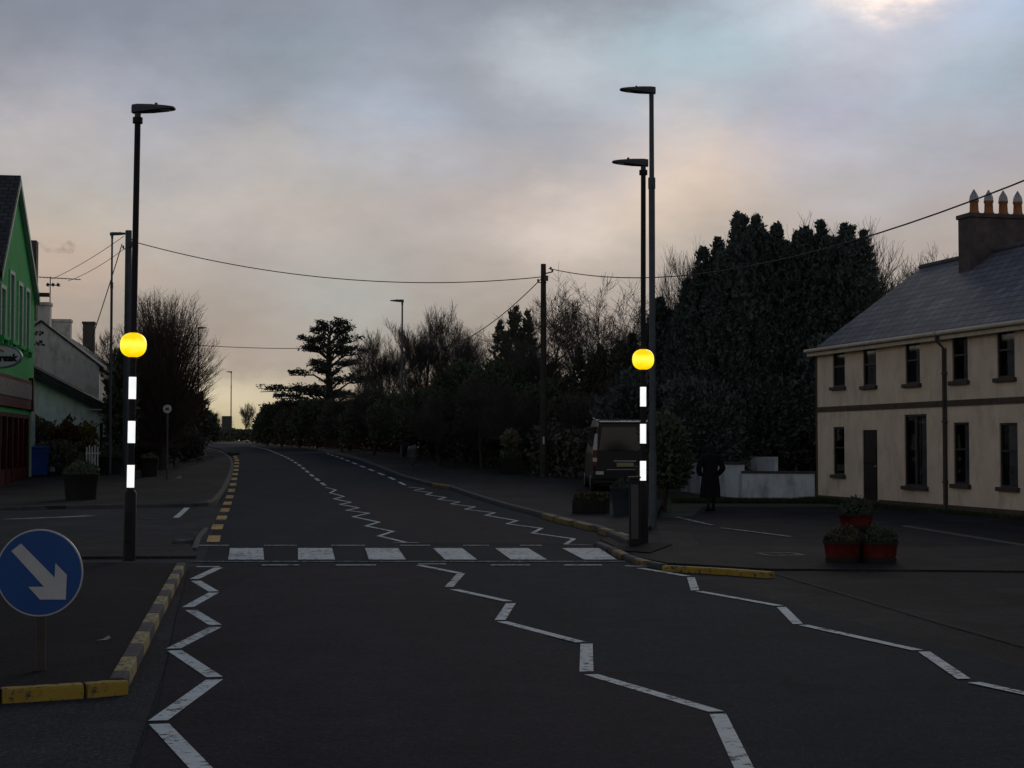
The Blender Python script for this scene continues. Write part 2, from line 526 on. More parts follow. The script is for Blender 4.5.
# ------------------------------------------------------------------ sky and light
def build_world():
    w = bpy.data.worlds.new('World')
    scene.world = w
    w.use_nodes = True
    nt = w.node_tree
    N, L = nt.nodes, nt.links
    for n in list(N): N.remove(n)
    def m(op, a, b=None, c=None):
        n = N.new('ShaderNodeMath'); n.operation = op
        for i, v in enumerate((a, b, c)):
            if v is None: continue
            if isinstance(v, (int, float)): n.inputs[i].default_value = v
            else: L.new(v, n.inputs[i])
        return n.outputs[0]
    d = N.new('ShaderNodeTexCoord').outputs['Generated']
    sp = N.new('ShaderNodeSeparateXYZ'); L.new(d, sp.inputs[0])
    az = m('ARCTAN2', sp.outputs[0], sp.outputs[1])
    el = m('ARCSINE', sp.outputs[2])
    stretch = N.new('ShaderNodeMapping'); stretch.inputs['Scale'].default_value = (1, 1, 2.0)
    L.new(d, stretch.inputs['Vector'])
    def nz(scale, detail=6, off=0.0, rough=.55):
        n = N.new('ShaderNodeTexNoise')
        n.inputs['Scale'].default_value = scale; n.inputs['Detail'].default_value = detail
        n.inputs['Roughness'].default_value = rough
        mp = N.new('ShaderNodeMapping'); mp.inputs['Location'].default_value = (off, off * .7, off * 1.3)
        L.new(stretch.outputs['Vector'], mp.inputs['Vector']); L.new(mp.outputs['Vector'], n.inputs['Vector'])
        return n.outputs['Fac']
    # cloud outlines wander with two noises
    wa = m('MULTIPLY_ADD', m('SUBTRACT', nz(12, 8, 3.1, .62), .5), .085, az)
    we = m('MULTIPLY_ADD', m('SUBTRACT', nz(12, 8, 7.7, .62), .5), .06, el)
    r = N.new('ShaderNodeValToRGB')
    r.color_ramp.interpolation = 'EASE'
    el_max = .60
    def s2l(c):
        return tuple((v / 255 / 12.92) if v < 10 else ((v / 255 + .055) / 1.055) ** 2.4 for v in c)
    stops = [(-.02, (176, 162, 136)), (.02, (182, 168, 142)), (.055, (166, 155, 144)), (.10, (172, 162, 155)), (.135, (178, 169, 163)),
             (.175, (168, 164, 164)), (.215, (150, 153, 162)), (.265, (138, 143, 155)), (.36, (136, 143, 158)), (.6, (92, 100, 115))]
    els = r.color_ramp.elements
    for i, (e, c) in enumerate(stops):
        pos = (e + .02) / (el_max + .02)
        if i == 0: x = els[0]; x.position = pos
        elif i == len(stops) - 1: x = els[-1]; x.position = pos
        else: x = els.new(pos)
        x.color = (*s2l(c), 1)
    L.new(m('DIVIDE', m('ADD', we, .02), el_max + .02), r.inputs['Fac'])
    col = r.outputs['Color']
    def blob(px, py, sx, sy, rgb, c):
        a0, e0 = (px - 512) / F, (443 - py) / F
        u = m('DIVIDE', m('SUBTRACT', wa, a0), sx / F)
        v = m('DIVIDE', m('SUBTRACT', we, e0), sy / F)
        gss = m('POWER', 2.71828, m('MULTIPLY', m('ADD', m('MULTIPLY', u, u), m('MULTIPLY', v, v)), -1.0))
        n = N.new('ShaderNodeMix'); n.data_type = 'RGBA'; n.blend_type = 'ADD'; n.clamp_result = False
        L.new(gss, n.inputs[0]); L.new(c, n.inputs[6]); n.inputs[7].default_value = (*rgb, 1)
        return n.outputs[2]
    for b in BLOBS:
        col = blob(*b, col)
    # soft mottling of the cloud deck
    fb = m('MULTIPLY_ADD', m('SUBTRACT', nz(16, 7, 1.3, .6), .5), .40, 1.0)
    fb = m('MULTIPLY', fb, m('MULTIPLY_ADD', m('SUBTRACT', nz(5, 3, 5.9), .5), .12, 1.0))
    mul = N.new('ShaderNodeVectorMath'); mul.operation = 'SCALE'
    L.new(col, mul.inputs[0]); L.new(fb, mul.inputs['Scale'])
    cloud = N.new('ShaderNodeBackground'); L.new(mul.outputs[0], cloud.inputs['Color']); cloud.inputs['Strength'].default_value = CLOUD
    sky = N.new('ShaderNodeTexSky'); sky.sky_type = 'NISHITA'; sky.sun_disc = False
    sky.sun_elevation = SUN_EL; sky.sun_rotation = SUN_AZ
    sky.air_density = 1.0; sky.dust_density = 1.0
    sb = N.new('ShaderNodeBackground'); L.new(sky.outputs[0], sb.inputs['Color']); sb.inputs['Strength'].default_value = .05
    mx = N.new('ShaderNodeMixShader'); mx.inputs[0].default_value = .985
    L.new(sb.outputs[0], mx.inputs[1]); L.new(cloud.outputs[0], mx.inputs[2])
    w.cycles.sampling_method = 'MANUAL'; w.cycles.sample_map_resolution = 512
    out = N.new('ShaderNodeOutputWorld'); L.new(mx.outputs[0], out.inputs['Surface'])

SUN_AZ, SUN_EL = rad(13.2), rad(16.5)     # behind the bright cloud at the top of the picture
CLOUD = .985
BLOBS = [
    (100, 30, 85, 52, (-0.11, -0.063, 0.011)),
    (220, 40, 85, 52, (-0.114, -0.101, -0.067)),
    (390, 130, 85, 52, (0.087, 0.118, 0.165)),
    (560, 60, 85, 52, (0.208, 0.228, 0.231)),
    (695, 175, 85, 52, (0.26, 0.157, 0.06)),
    (805, 130, 85, 52, (0.094, 0.093, 0.151)),
    (890, 2, 46, 24, (1.58, 1.057, 0.59)),
    (200, 210, 85, 52, (0.088, 0.083, 0.087)),
    (450, 300, 85, 52, (-0.112, -0.119, -0.149)),
    (575, 230, 85, 52, (0.229, 0.178, 0.143)),
    (965, 105, 85, 52, (0.071, 0.132, 0.157)),
    (245, 352, 85, 52, (0.016, -0.001, -0.035)),
    (32, 141, 85, 52, (0.119, 0.1, 0.097)),
    (302, 61, 85, 52, (-0.013, 0.029, 0.033)),
    (302, 181, 85, 52, (0.044, 0.034, 0.014)),
    (452, 201, 85, 52, (-0.155, -0.067, 0.015)),
    (472, 61, 85, 52, (-0.12, -0.024, -0.005)),
    (702, 61, 85, 52, (0.08, 0.172, 0.184)),
    (772, 201, 85, 52, (-0.269, -0.147, -0.051)),
    (922, 201, 85, 52, (-0.352, -0.165, 0.016)),
    (342, 301, 85, 52, (0.032, 0.078, 0.085)),
    (87, 221, 85, 52, (0.014, 0.031, 0.016)),
    (602, 151, 85, 52, (-0.45, -0.163, 0.018)),
    (222, 386, 60, 22, (0.12, 0.117, 0.07)),
    (252, 395, 60, 22, (0.11, 0.101, 0.075)),
    (892, 51, 85, 52, (0.147, 0.125, 0.138)),
    (802, 21, 85, 52, (0.243, 0.273, 0.297)),
    (1002, 21, 85, 52, (0.174, 0.242, 0.335)),
    (232, 430, 60, 22, (0.075, 0.068, -0.009)),
    (500, 250, 85, 52, (-0.023, 0.002, -0.022)),
    (640, 240, 85, 52, (-0.007, 0.006, -0.013)),
    (390, 30, 85, 52, (0.039, 0.047, 0.057)),
    (160, 120, 85, 52, (0.067, 0.076, 0.101)),
    (60, 270, 85, 52, (0.1, 0.036, -0.068)),
    (150, 300, 85, 52, (-0.012, 0.006, -0.033)),
    (650, 130, 85, 52, (0.06, 0.081, 0.103)),
    (740, 150, 85, 52, (0.004, -0.009, -0.122)),
    (850, 180, 85, 52, (0.035, 0.051, 0.076)),
    (1000, 150, 85, 52, (-0.204, -0.076, 0.038)),
]
build_world()
sun_d = bpy.data.lights.new('sun', 'SUN')
sun_d.energy = .5
sun_d.angle = rad(25)
sun_d.color = (1, .9, .78)
sun = bpy.data.objects.new('sun', sun_d)
COL.objects.link(sun)
to_sun = Vector((math.sin(SUN_AZ) * math.cos(SUN_EL), math.cos(SUN_AZ) * math.cos(SUN_EL), math.sin(SUN_EL)))
sun.rotation_euler = to_sun.to_track_quat('Z', 'Y').to_euler()
sun.location = (0, 0, 60)
scene.cycles.max_bounces = 5
scene.cycles.diffuse_bounces = 3
scene.cycles.glossy_bounces = 2
scene.cycles.transparent_max_bounces = 8
scene.cycles.volume_bounces = 0
scene.cycles.caustics_reflective = False
scene.cycles.caustics_refractive = False
scene.view_settings.view_transform = 'Standard'
scene.view_settings.look = 'None'
scene.view_settings.exposure = 0
scene.view_settings.gamma = 1
scene.view_settings.use_curve_mapping = False

# ------------------------------------------------------------------ ground, roads, footpaths
def sample_line(pts, step):
    out = [Vector(pts[0])]
    for a, b in zip(pts, pts[1:]):
        a, b = Vector(a), Vector(b)
        n = max(1, int((b - a).length / step))
        for i in range(1, n + 1): out.append(a.lerp(b, i / n))
    return out
def resample(pts, n):
    pts = [Vector((p[0], p[1])) for p in pts]
    d = [0.0]
    for a, b in zip(pts, pts[1:]): d.append(d[-1] + (b - a).length)
    out, j = [], 0
    for i in range(n + 1):
        s = d[-1] * i / n
        while j < len(pts) - 2 and d[j + 1] < s: j += 1
        t = (s - d[j]) / max(1e-9, d[j + 1] - d[j])
        out.append(pts[j].lerp(pts[j + 1], min(1, max(0, t))))
    return out
def ribbon(left, right, h, n, lat=6, skirt=0):
    L_, R_ = resample(left, n), resample(right, n)
    mb = MB(); vs, fs = [], []
    for a, b in zip(L_, R_):
        for k in range(lat + 1):
            p = a.lerp(b, k / lat)
            vs.append((p.x, p.y, g(p.y) + h))
    for i in range(n):
        for k in range(lat):
            a = i * (lat + 1) + k
            fs.append([a, a + 1, a + lat + 2, a + lat + 1])
    mb.add(vs, fs)
    if skirt:
        for e in (0, lat):
            for i in range(n):
                a, b = vs[i * (lat + 1) + e], vs[(i + 1) * (lat + 1) + e]
                mb.face([a, b, (b[0], b[1], b[2] - skirt), (a[0], a[1], a[2] - skirt)])
        for i in (0, n):
            for k in range(lat):
                a, b = vs[i * (lat + 1) + k], vs[i * (lat + 1) + k + 1]
                mb.face([a, b, (b[0], b[1], b[2] - skirt), (a[0], a[1], a[2] - skirt)])
    return mb
def sheet(poly, h):
    """flat polygon lying on the near, level ground"""
    mb = MB()
    bm = bmesh.new()
    vs = [bm.verts.new((p[0], p[1], g(p[1]) + h)) for p in poly]
    es = [bm.edges.new((vs[i], vs[(i + 1) % len(vs)])) for i in range(len(vs))]
    r = bmesh.ops.triangle_fill(bm, use_beauty=True, edges=es, normal=(0, 0, 1))
    bm.verts.index_update()
    mb.add([v.co.copy() for v in bm.verts], [[v.index for v in (f.verts if f.normal.z > 0 else reversed(f.verts))] for f in bm.faces])
    bm.free()
    return mb
def slab(poly, h0, h1):
    """raised slab with a vertical edge"""
    mb = sheet(poly, h1)
    n = len(poly)
    for i in range(n):
        a, b = poly[i], poly[(i + 1) % n]
        mb.face([(a[0], a[1], g(a[1]) + h0), (b[0], b[1], g(b[1]) + h0), (b[0], b[1], g(b[1]) + h1), (a[0], a[1], g(a[1]) + h1)])
    return mb
def kerb_line(pts, w=.14, h0=-.05, h1=.11, step=1.0):
    pts = sample_line([(p[0], p[1], 0) for p in pts], step)
    mb = MB(); vs, fs = [], []
    for i, p in enumerate(pts):
        d = pts[min(i + 1, len(pts) - 1)] - pts[max(i - 1, 0)]
        d.z = 0; d.normalize()
        nrm = Vector((-d.y, d.x, 0)) * (w / 2)
        b = w * .12
        z = g(p.y)
        for s, hh in ((1, h0), (1, h1 - b), (1 - .24, h1), (-1 + .24, h1), (-1, h1 - b), (-1, h0)):
            q = p + nrm * s
            vs.append((q.x, q.y, z + hh))
    for i in range(len(pts) - 1):
        for k in range(5):
            a = i * 6 + k
            fs.append([a, a + 6, a + 7, a + 1])
    mb.add(vs, fs)
    mb.add(vs[:6], [[0, 1, 2, 3, 4, 5]])
    mb.add(vs[-6:], [[5, 4, 3, 2, 1, 0]])
    return mb

# terrain: one sheet to the horizon
mb = MB()
xs = [-1500, -600, -250, -120, -60, -35, -25, -18, -12, -6, 0, 6, 12, 18, 25, 35, 60, 120, 250, 600, 1500]
ys = [-300, -60, -10, 0, 10, 20, 30, 38] + [40 + 1.5 * i for i in range(120)] + [222, 228, 236, 246, 260, 280, 320, 400, 600, 1000, 1800, 3000]
vs = [(x, y, g(y) - .05) for y in ys for x in xs]
nx = len(xs)
fs = [[j * nx + i, j * nx + i + 1, (j + 1) * nx + i + 1, (j + 1) * nx + i] for j in range(len(ys) - 1) for i in range(nx - 1)]
mb.add(vs, fs)
struct(mb.build('ground', MT['earth']))

# main carriageway edges, read off along the road
D = Vector((-.168, 1.0)).normalized()             # direction of the road near the crossing
PERP = Vector((D.y, -D.x))
LE = [G(x, y) for x, y in ((203, 562), (208, 550), (213, 530), (219, 505), (226, 488), (231, 474), (234.5, 465), (232, 457), (222, 450), (205, 446.5))]
RE = [G(x, y) for x, y in ((668, 572), (612, 543), (575, 524), (525, 508), (470, 492), (430, 484), (395, 473), (350, 458), (315, 450), (285, 446.2))]
LE = [Vector(p[:2]) for p in LE]; RE = [Vector(p[:2]) for p in RE]
near_l = LE[0] - D * 40; near_r = RE[0] + Vector((3.4, -40)) * 1.0
LE_full = [near_l] + LE
RE_full = [RE[0] - D * 40 + PERP * 1.2] + RE
# carry the bend on over the crest
LE_full += [LE_full[-1] + Vector((-14, 18)), LE_full[-1] + Vector((-50, 60))]
RE_full += [RE_full[-1] + Vector((-12, 26)), RE_full[-1] + Vector((-52, 66))]
road = struct(ribbon(LE_full, RE_full, .012, 260).build('road', MT['road']), 'two lane main road running past the zebra crossing and bending left', 'road')

# old side street on the left and the tarmac under everything there
left_sheet = [(-60, -30)] + [(LE_full[0].x + .25, LE_full[0].y), (LE[0].x + .25, LE[0].y), (LE[1].x + .25, LE[1].y), (LE[2].x + .25, LE[2].y), (LE[3].x + .2, LE[3].y), (-60, LE[3].y)]
struct(sheet(left_sheet, .006).build('side_street', MT['old']), 'old patched side street joining the main road on the left', 'side street')
# right: forecourt and side road
fr = [(RE[0] - D * 40 + PERP * .9), RE[0] - PERP * .25, RE[1] - PERP * .25, RE[2] - PERP * .2, Vector((4.2, 37)), Vector((5.0, 42)), Vector((40, 42)), Vector((40, -30))]
struct(sheet(fr, .006).build('forecourt', MT['fore']), 'worn tarmac forecourt in front of the cream houses', 'forecourt')

# dark anti-skid lanes on the approach to the crossing
c_near = [(418, 565), (459, 575), (452, 590), (508, 603), (501, 623), (584, 645), (588, 676), (717, 714), (748, 780)]
poly = [G(190, 568), G(222, 568)] + [G(x, y) for x, y in ((420, 567), (452, 583), (505, 613), (584, 660), (717, 714), (780, 790))] + [G(128, 790), G(160, 700), G(176, 620)]
def part_of(o, par):
    o.parent = par
    return o
sheet([(p.x, p.y) for p in poly], .016).build('anti_skid_lane', MT['red'], road)
cl = [G(x, y) for x, y in ((410, 544.5), (380, 528), (352, 508), (334, 493), (325, 485))]
rr = [G(x, y) for x, y in ((566, 545), (534, 532), (500, 518), (465, 506), (430, 494))]
ribbon(cl, rr, .016, 30, 4).build('anti_skid_lane', MT['red'], road)

def stroke_mesh(chains, width, h=.02, gap=.0, inset=False):
    mb = MB()
    for ch in chains:
        for p, q in ch:
            a, b = G(*p), G(*q)
            d = (b - a)
            if d.length < 1e-6: continue
            a2, b2 = a + d * gap, b - d * gap
            w = Vector((PERP.x, PERP.y, 0)) * (width / 2)
            # a stroke that runs across the road gets its thickness along the road
            dn = Vector((d.x, d.y)).normalized()
            if abs(dn.dot(PERP)) > .93:
                w = Vector((D.x, D.y, 0)) * (width / 2)
            if inset:
                k = Vector((PERP.x, PERP.y, 0)) * (width / 2) * (1 if dn.dot(PERP) > 0 else -1)
                a2, b2 = a2 + k, b2 - k
            n = max(1, int(d.length / 1.2))
            for i in range(n):
                u0, u1 = a2.lerp(b2, i / n), a2.lerp(b2, (i + 1) / n)
                fs = []
                for c in (u0 - w, u0 + w, u1 + w, u1 - w):
                    fs.append((c.x, c.y, g(c.y) + h))
                mb.face(fs)
    return mb
def chain(pts):
    return list(zip(pts, pts[1:]))
# zigzags (each a painted line belonging to the road)
zl = [((192, 568), (224, 568)), ((223, 569), (189.5, 580.5)), ((191, 582.5), (219, 593)), ((219, 594.3), (182, 609)), ((185, 612), (222, 627)),
      ((222, 629), (166, 651)), ((167, 653), (223, 679.5)), ((223, 682), (148, 724)), ((149, 727.5), (219, 778))]
stroke_mesh([zl], .118, inset=True).build('zigzag_line', MT['white'], road)
zc = [((418, 565.3), (446, 565.3)), ((419, 566.5), (459, 574.5)), ((461, 575), (449, 588.5)), ((454, 591), (508, 603)), ((511, 605), (500, 622)),
      ((502, 623.5), (581, 644.5)), ((586.5, 646), (586.5, 674)), ((591, 677), (716, 714.5)), ((718, 717), (748, 780))]
stroke_mesh([zc], .105).build('zigzag_line', MT['white'], road)
zr = [((625, 567.3), (657, 567.8)), ((640, 569.5), (687, 577.5)), ((691, 579), (695, 592)), ((699, 593), (779, 607.5)), ((781.5, 609), (798, 626)),
      ((803, 627), (918, 652.5)), ((924, 654), (964, 681.5)), ((974, 685), (1070, 706))]
stroke_mesh([zr], .10).build('zigzag_line', MT['white'], road)
zf = [(418, 543.7), (394, 543.7), (408, 544), (379, 537), (393, 532.4), (366, 526.8), (379, 523), (353, 517.5), (369, 514), (346.5, 511), (359, 508.5), (340, 505), (351, 503), (334, 499.5), (344, 497), (330, 493.5), (336, 490.5), (326, 488)]
stroke_mesh([chain(zf)], .085).build('zigzag_line', MT['white'], road)
zf2 = [(591, 546), (565.5, 545.4), (574, 539.9), (532.5, 534), (541.5, 529.2), (507, 524.7), (517, 521.5), (485.6, 516), (494.7, 513.5), (465, 510), (475, 507.6), (451, 504.6), (459.5, 502.5), (438, 500), (445.6, 498), (426, 495.2), (432, 493.4), (414, 491), (424, 489.2), (408, 487.5)]
stroke_mesh([chain(zf2)], .085).build('zigzag_line', MT['white'], road)

# zebra stripes: six blocks, each its own part
Zs = [((230, 263), (228, 264)), ((298, 332), (298, 335)), ((365, 398), (369, 406)), ((433, 462), (445, 477)), ((495, 528), (511, 547)), ((562, 599), (584, 617))]
for (t0, t1), (b0, b1) in Zs:
    q = [G(b0, 561), G(b1, 561), G(t1, 549.4), G(t0, 549.4)]
    mb = MB(); mb.face([(p.x, p.y, .022) for p in q]); mb.build('zebra_stripe', MT['zebra'], road)
# studs / give-way dashes each side and the thin border lines of the crossing
def hdash(segs, y, w):
    mb = MB()
    for a, b in segs:
        p, q = G(a, y), G(b, y)
        mb.face([(p.x, p.y - w / 2, .023), (q.x, q.y - w / 2, .023), (q.x, q.y + w / 2, .023), (p.x, p.y + w / 2, .023)])
    return mb
hdash([(262, 299), (336, 376), (491, 530), (564, 602)], 566.6, .12).build('give_way_line', MT['white'], road)
hdash([(197, 229), (264, 297), (331, 365), (400, 430), (463, 489), (520, 542)], 546.6, .12).build('give_way_line', MT['white'], road)
hdash([(190, 625)], 562.9, .11).build('crossing_border_line', MT['thin'], road)
# centre dashes far, yellow edge dashes
def dashes(line, on, off, width, h=.02, start=0.0):
    pts = [Vector((p[0], p[1])) for p in line]
    mb = MB(); s = start; acc = 0.0
    total = sum((b - a).length for a, b in zip(pts, pts[1:]))
    def at(s):
        for a, b in zip(pts, pts[1:]):
            l = (b - a).length
            if s <= l: return a.lerp(b, s / l), (b - a).normalized()
            s -= l
        return pts[-1], (pts[-1] - pts[-2]).normalized()
    while s + on < total:
        a, d1 = at(s); b, d2 = at(s + on)
        n1 = Vector((d1.y, -d1.x)) * width / 2; n2 = Vector((d2.y, -d2.x)) * width / 2
        mb.face([(c.x, c.y, g(c.y) + h) for c in (a - n1, a + n1, b + n2, b - n2)])
        s += on + off
    return mb
dashes([G(x, y) for x, y in ((325, 486), (312, 476), (300, 466), (285, 457), (268, 450), (250, 446))], 1.9, 1.5, .13).build('centre_line', MT['white'], road)
dashes([G(x, y) for x, y in ((405, 485.5), (390, 478), (370, 470), (350, 462), (325, 453))], 2.0, 1.8, .13).build('edge_line', MT['white'], road)
dashes([G(x, y) for x, y in ((213, 543), (217, 528), (221.7, 518.6), (227, 505), (230.4, 495), (233, 485), (236, 470), (237, 461), (234, 455))], 1.9, 2.1, .22).build('yellow_edge_line', MT['yellow'], road)
# side-street dash and worn lines
stroke_mesh([[((176, 518.5), (187, 508.5))]], .14).build('junction_dash', MT['white'], road)
stroke_mesh([[((8, 520), (60, 518)), ((60, 518), (90, 516.5))], [((52, 506.7), (80, 506.5))]], .30).build('worn_line', MT['white'], road)
stroke_mesh([[((677, 517.8), (694, 521.8)), ((694, 521.8), (712, 526)), ((721, 528.7), (755, 533)), ((755, 533), (791, 537.6))]], .12).build('side_road_line', MT['thin'], road)
stroke_mesh([[((756, 555.6), (770, 558)), ((770, 558), (804, 557.6)), ((804, 557.6), (792, 555.4)), ((756, 555.6), (792, 555.4))]], .07, .040).build('cover_outline', MT['thin'], road)
# one long joint line where the forecourt meets the carriageway
jl = [G(x, y) for x, y in ((770, 573), (860, 600), (940, 624), (1024, 648), (1160, 690))]
kerb_line(jl, .10, -.03, .018, .8).build('kerb_line', MT['path'], road)
kerb_line([G(x, y) for x, y in ((905, 527), (960, 536), (1040, 549), (1100, 560))], .12, -.03, .03, .8).build('kerb_line', MT['kerb'], road)

# ---- traffic island on the left with its painted kerb
isl = struct(slab([(G(x, y, .1).x, G(x, y, .1).y) for x, y in ((-330, 703), (0, 689), (114, 681), (139, 630), (176, 562.5), (0, 561.5), (-330, 563))], -.02, .095).build('traffic_island', MT['black']), 'black tarmac traffic island with a yellow and dark painted kerb', 'traffic island')
def kerb_stone(name, a, b, mat, w=.115, h=.112, par=isl):
    a, b = Vector((a[0], a[1], 0)), Vector((b[0], b[1], 0))
    d = (b - a); l = d.length - .012; ang = math.atan2(d.y, d.x)
    mb = MB(); mb.box((0, 0, 0), (l, w, h + .04), 0, None, .018)
    o = mb.build(name, mat, par, ((a.x + b.x) / 2, (a.y + b.y) / 2, (h - .04) / 2 + g(a.y)), ang)
    return o
A = G(117, 677, .12); B = G(181, 562, .12)
A = Vector((A.x, A.y)); B = Vector((B.x, B.y))
tot = (B - A).length; uu = (B - A).normalized()
pos = [G(*p, .12) for p in ((121, 669), (128, 655), (135, 642), (139.5, 630), (145, 621), (150, 612), (155, 603), (159, 595), (162, 589), (165, 583), (168, 578), (171, 573), (173, 569), (175, 565), (178, 562))]
prev = A
for i, p in enumerate(pos):
    q = A + uu * ((Vector((p.x, p.y)) - A).dot(uu))
    kerb_stone('kerb_stone', prev, q, MT['darkk'] if i % 2 == 0 else MT['yellowp'])
    prev = q
fy = [G(x, y, .12) for x, y in ((-330, 700), (-200, 694.5), (-90, 690), (0, 685), (84, 680), (127, 676.5))]
for a, b in zip(fy, fy[1:]):
    kerb_stone('yellow_kerb_stone', a, b, MT['yellowk'], .12, .10)
# pale ramp path beyond the island
struct(slab([(p.x, p.y) for p in (G(-330, 561), G(0, 560), G(196, 559), G(187, 539), G(0, 539), G(-330, 539))], -.02, .045).build('ramp_path', MT['path']))
kerb_stone('kerb_stone', G(177, 545.5), G(188, 546.3), MT['kerb'], .2, .10)

# ---- far footpaths with kerbs
fl_r = [G(x, y, .1) for x, y in ((207, 502.3), (213, 500), (224, 487), (229.5, 474), (232, 465), (229.5, 457), (219, 450.5), (203, 447))]
fl_l = [G(-60, 508.3, .1), G(-60, 499), base(-60, 62), base(40, 72), base(90, 92), base(120, 120), base(150, 160)]
struct(ribbon([(p.x, p.y) for p in fl_l], [(p.x, p.y) for p in fl_r], .10, 110, 6, .16).build('left_footpath', MT['path']), 'dim footpath on the left beyond the side street', 'footpath')
kl = [G(x, y, .1) for x, y in ((-60, 508.5), (60, 505.5), (130, 504.5), (190, 503.5), (206, 502.5), (214, 499.5), (224.5, 486), (230, 474), (232.5, 465), (230, 457), (219.5, 450.5), (203, 447))]
struct(kerb_line(kl, .15).build('left_kerb', MT['kerb']))
struct(kerb_line([G(x, y, .06) for x, y in ((194, 547), (199, 535), (206, 527))], .09, -.05, .05, .4).build('corner_kerb', MT['kerb']))
fr_l = [G(x, y, .1) for x, y in ((631, 540), (600, 526.5), (557, 516), (505, 503), (475, 494), (450, 485.5), (430, 482.5), (405, 476), (372, 463), (345, 454), (318, 448.5))]
fr_r = [G(640, 540, .1), base(655, 34), base(662, 43), base(650, 52), base(610, 58), base(560, 62), base(540, 68), base(480, 82), base(430, 105), base(400, 135), base(370, 165)]
struct(ribbon([(p.x, p.y) for p in fr_l], [(p.x, p.y) for p in fr_r], .10, 110, 6, .16).build('right_footpath', MT['path']), 'dim footpath on the right beyond the crossing', 'footpath')
rk = struct(kerb_line([(p.x, p.y) for p in fr_l[:1]] + [(p.x, p.y) for p in fr_l[1:]], .15).build('right_kerb', MT['kerb']))
def pxl(pts): return [G(x, y, .115) for x, y in pts]
for a, b in (((545, 513.3), (556, 516.2)), ((558, 517), (573, 520.5)), ((577, 521.3), (592, 525)), ((602, 527.6), (612, 530.2)), ((618, 532), (629, 535.4)), ((434, 483.4), (450, 485.8))):
    kerb_line([G(a[0], a[1], .12), G(b[0], b[1], .12)], .15, .0, .118, .6).build('yellow_kerb_stone', MT['yellowf'], rk)
# paved nib in front of the right beacon, then the yellow kerb near the tubs
nib = [(p.x, p.y) for p in (G(600, 541), G(640, 559.5), G(668, 565), G(770, 571), G(900, 572), G(1120, 574), G(1120, 547), G(900, 549), G(700, 547.5), G(690, 534), G(634, 531))]
nibo = struct(slab(nib, -.02, .032).build('paved_corner', MT['path']), 'grey paved corner with the red flower tubs', 'paved corner')
kerb_line([G(x, y, .12) for x, y in ((664, 562.8), (690, 563.8), (730, 566), (771, 569))], .13, -.05, .085, .9).build('yellow_kerb_stone', MT['yellowk'], nibo)
kerb_line([G(x, y, .1) for x, y in ((598, 540.5), (612, 546), (626, 552.5), (642, 558), (664, 562.5))], .13, -.05, .08, .5).build('kerb_stone', MT['kerb'], nibo)
for a, b in (((617, 548.3), (626, 552.4)), ((638, 556.6), (648, 559.3))):
    kerb_line([G(a[0], a[1], .11), G(b[0], b[1], .11)], .15, -.02, .087, .4).build('yellow_kerb_stone', MT['yellowf'], nibo)
struct(slab([(p.x, p.y) for p in (G(607, 546, .1), G(650, 549, .1), G(672, 541, .1), G(628, 538, .1))], -.02, .05).build('beacon_plinth', MT['black']))

# ------------------------------------------------------------------ posts and lamps
def luminaire(par, z, side, L=.62, s=1.0, wire=False):
    """flat LED lantern pointing to side (-1 left, +1 right); head > lens, photocell"""
    mb = MB()
    prof = [(.0, .05), (.10, .062), (.3, .05), (.62, .018), (.66, .004)]
    rings = []
    vs, fs = [], []
    secs = [(0, .05, .055, -.055), (.08, .075, .06, -.05), (.28, .12, .045, -.042), (.5, .125, .022, -.028), (.6, .09, .01, -.022), (.63, .05, .0, -.016)]
    for (x, hw, zt, zb) in secs:
        x *= L / .63
        for (yy, zz) in ((-hw, zb), (hw, zb), (hw, zb * .2 + zt * .5), (hw * .6, zt), (-hw * .6, zt), (-hw, zb * .2 + zt * .5)):
            vs.append((side * (x - .08), yy * s, z + zz * s + x * .045))
    for i in range(len(secs) - 1):
        for k in range(6):
            a, b = i * 6 + k, i * 6 + (k + 1) % 6
            fs.append([a, b, b + 6, a + 6])
    fs += [[0, 1, 2, 3, 4, 5], [len(vs) - 1 - k for k in range(6)]]
    mb.add(vs, fs)
    mb.tube([(0, 0, z - .16 * s), (0, 0, z + .03)], .042 * s, 10)
    head = mb.build('lantern', MT['lamp'], par)
    m2 = MB(); m2.box((side * L * .52, 0, z - .028 * s + L * .03), (L * .42, .15 * s, .012), 0, Matrix.Rotation(side * -.06, 3, 'Y'), .004)
    m2.build('lens', MT['lens'], head)
    m3 = MB(); m3.lathe([(.022, 0), (.024, .03), (.018, .05), (0, .055)], 10, (side * L * .42, 0, z + .038 * s))
    m3.build('photocell', MT['lamp'], head)
    return head

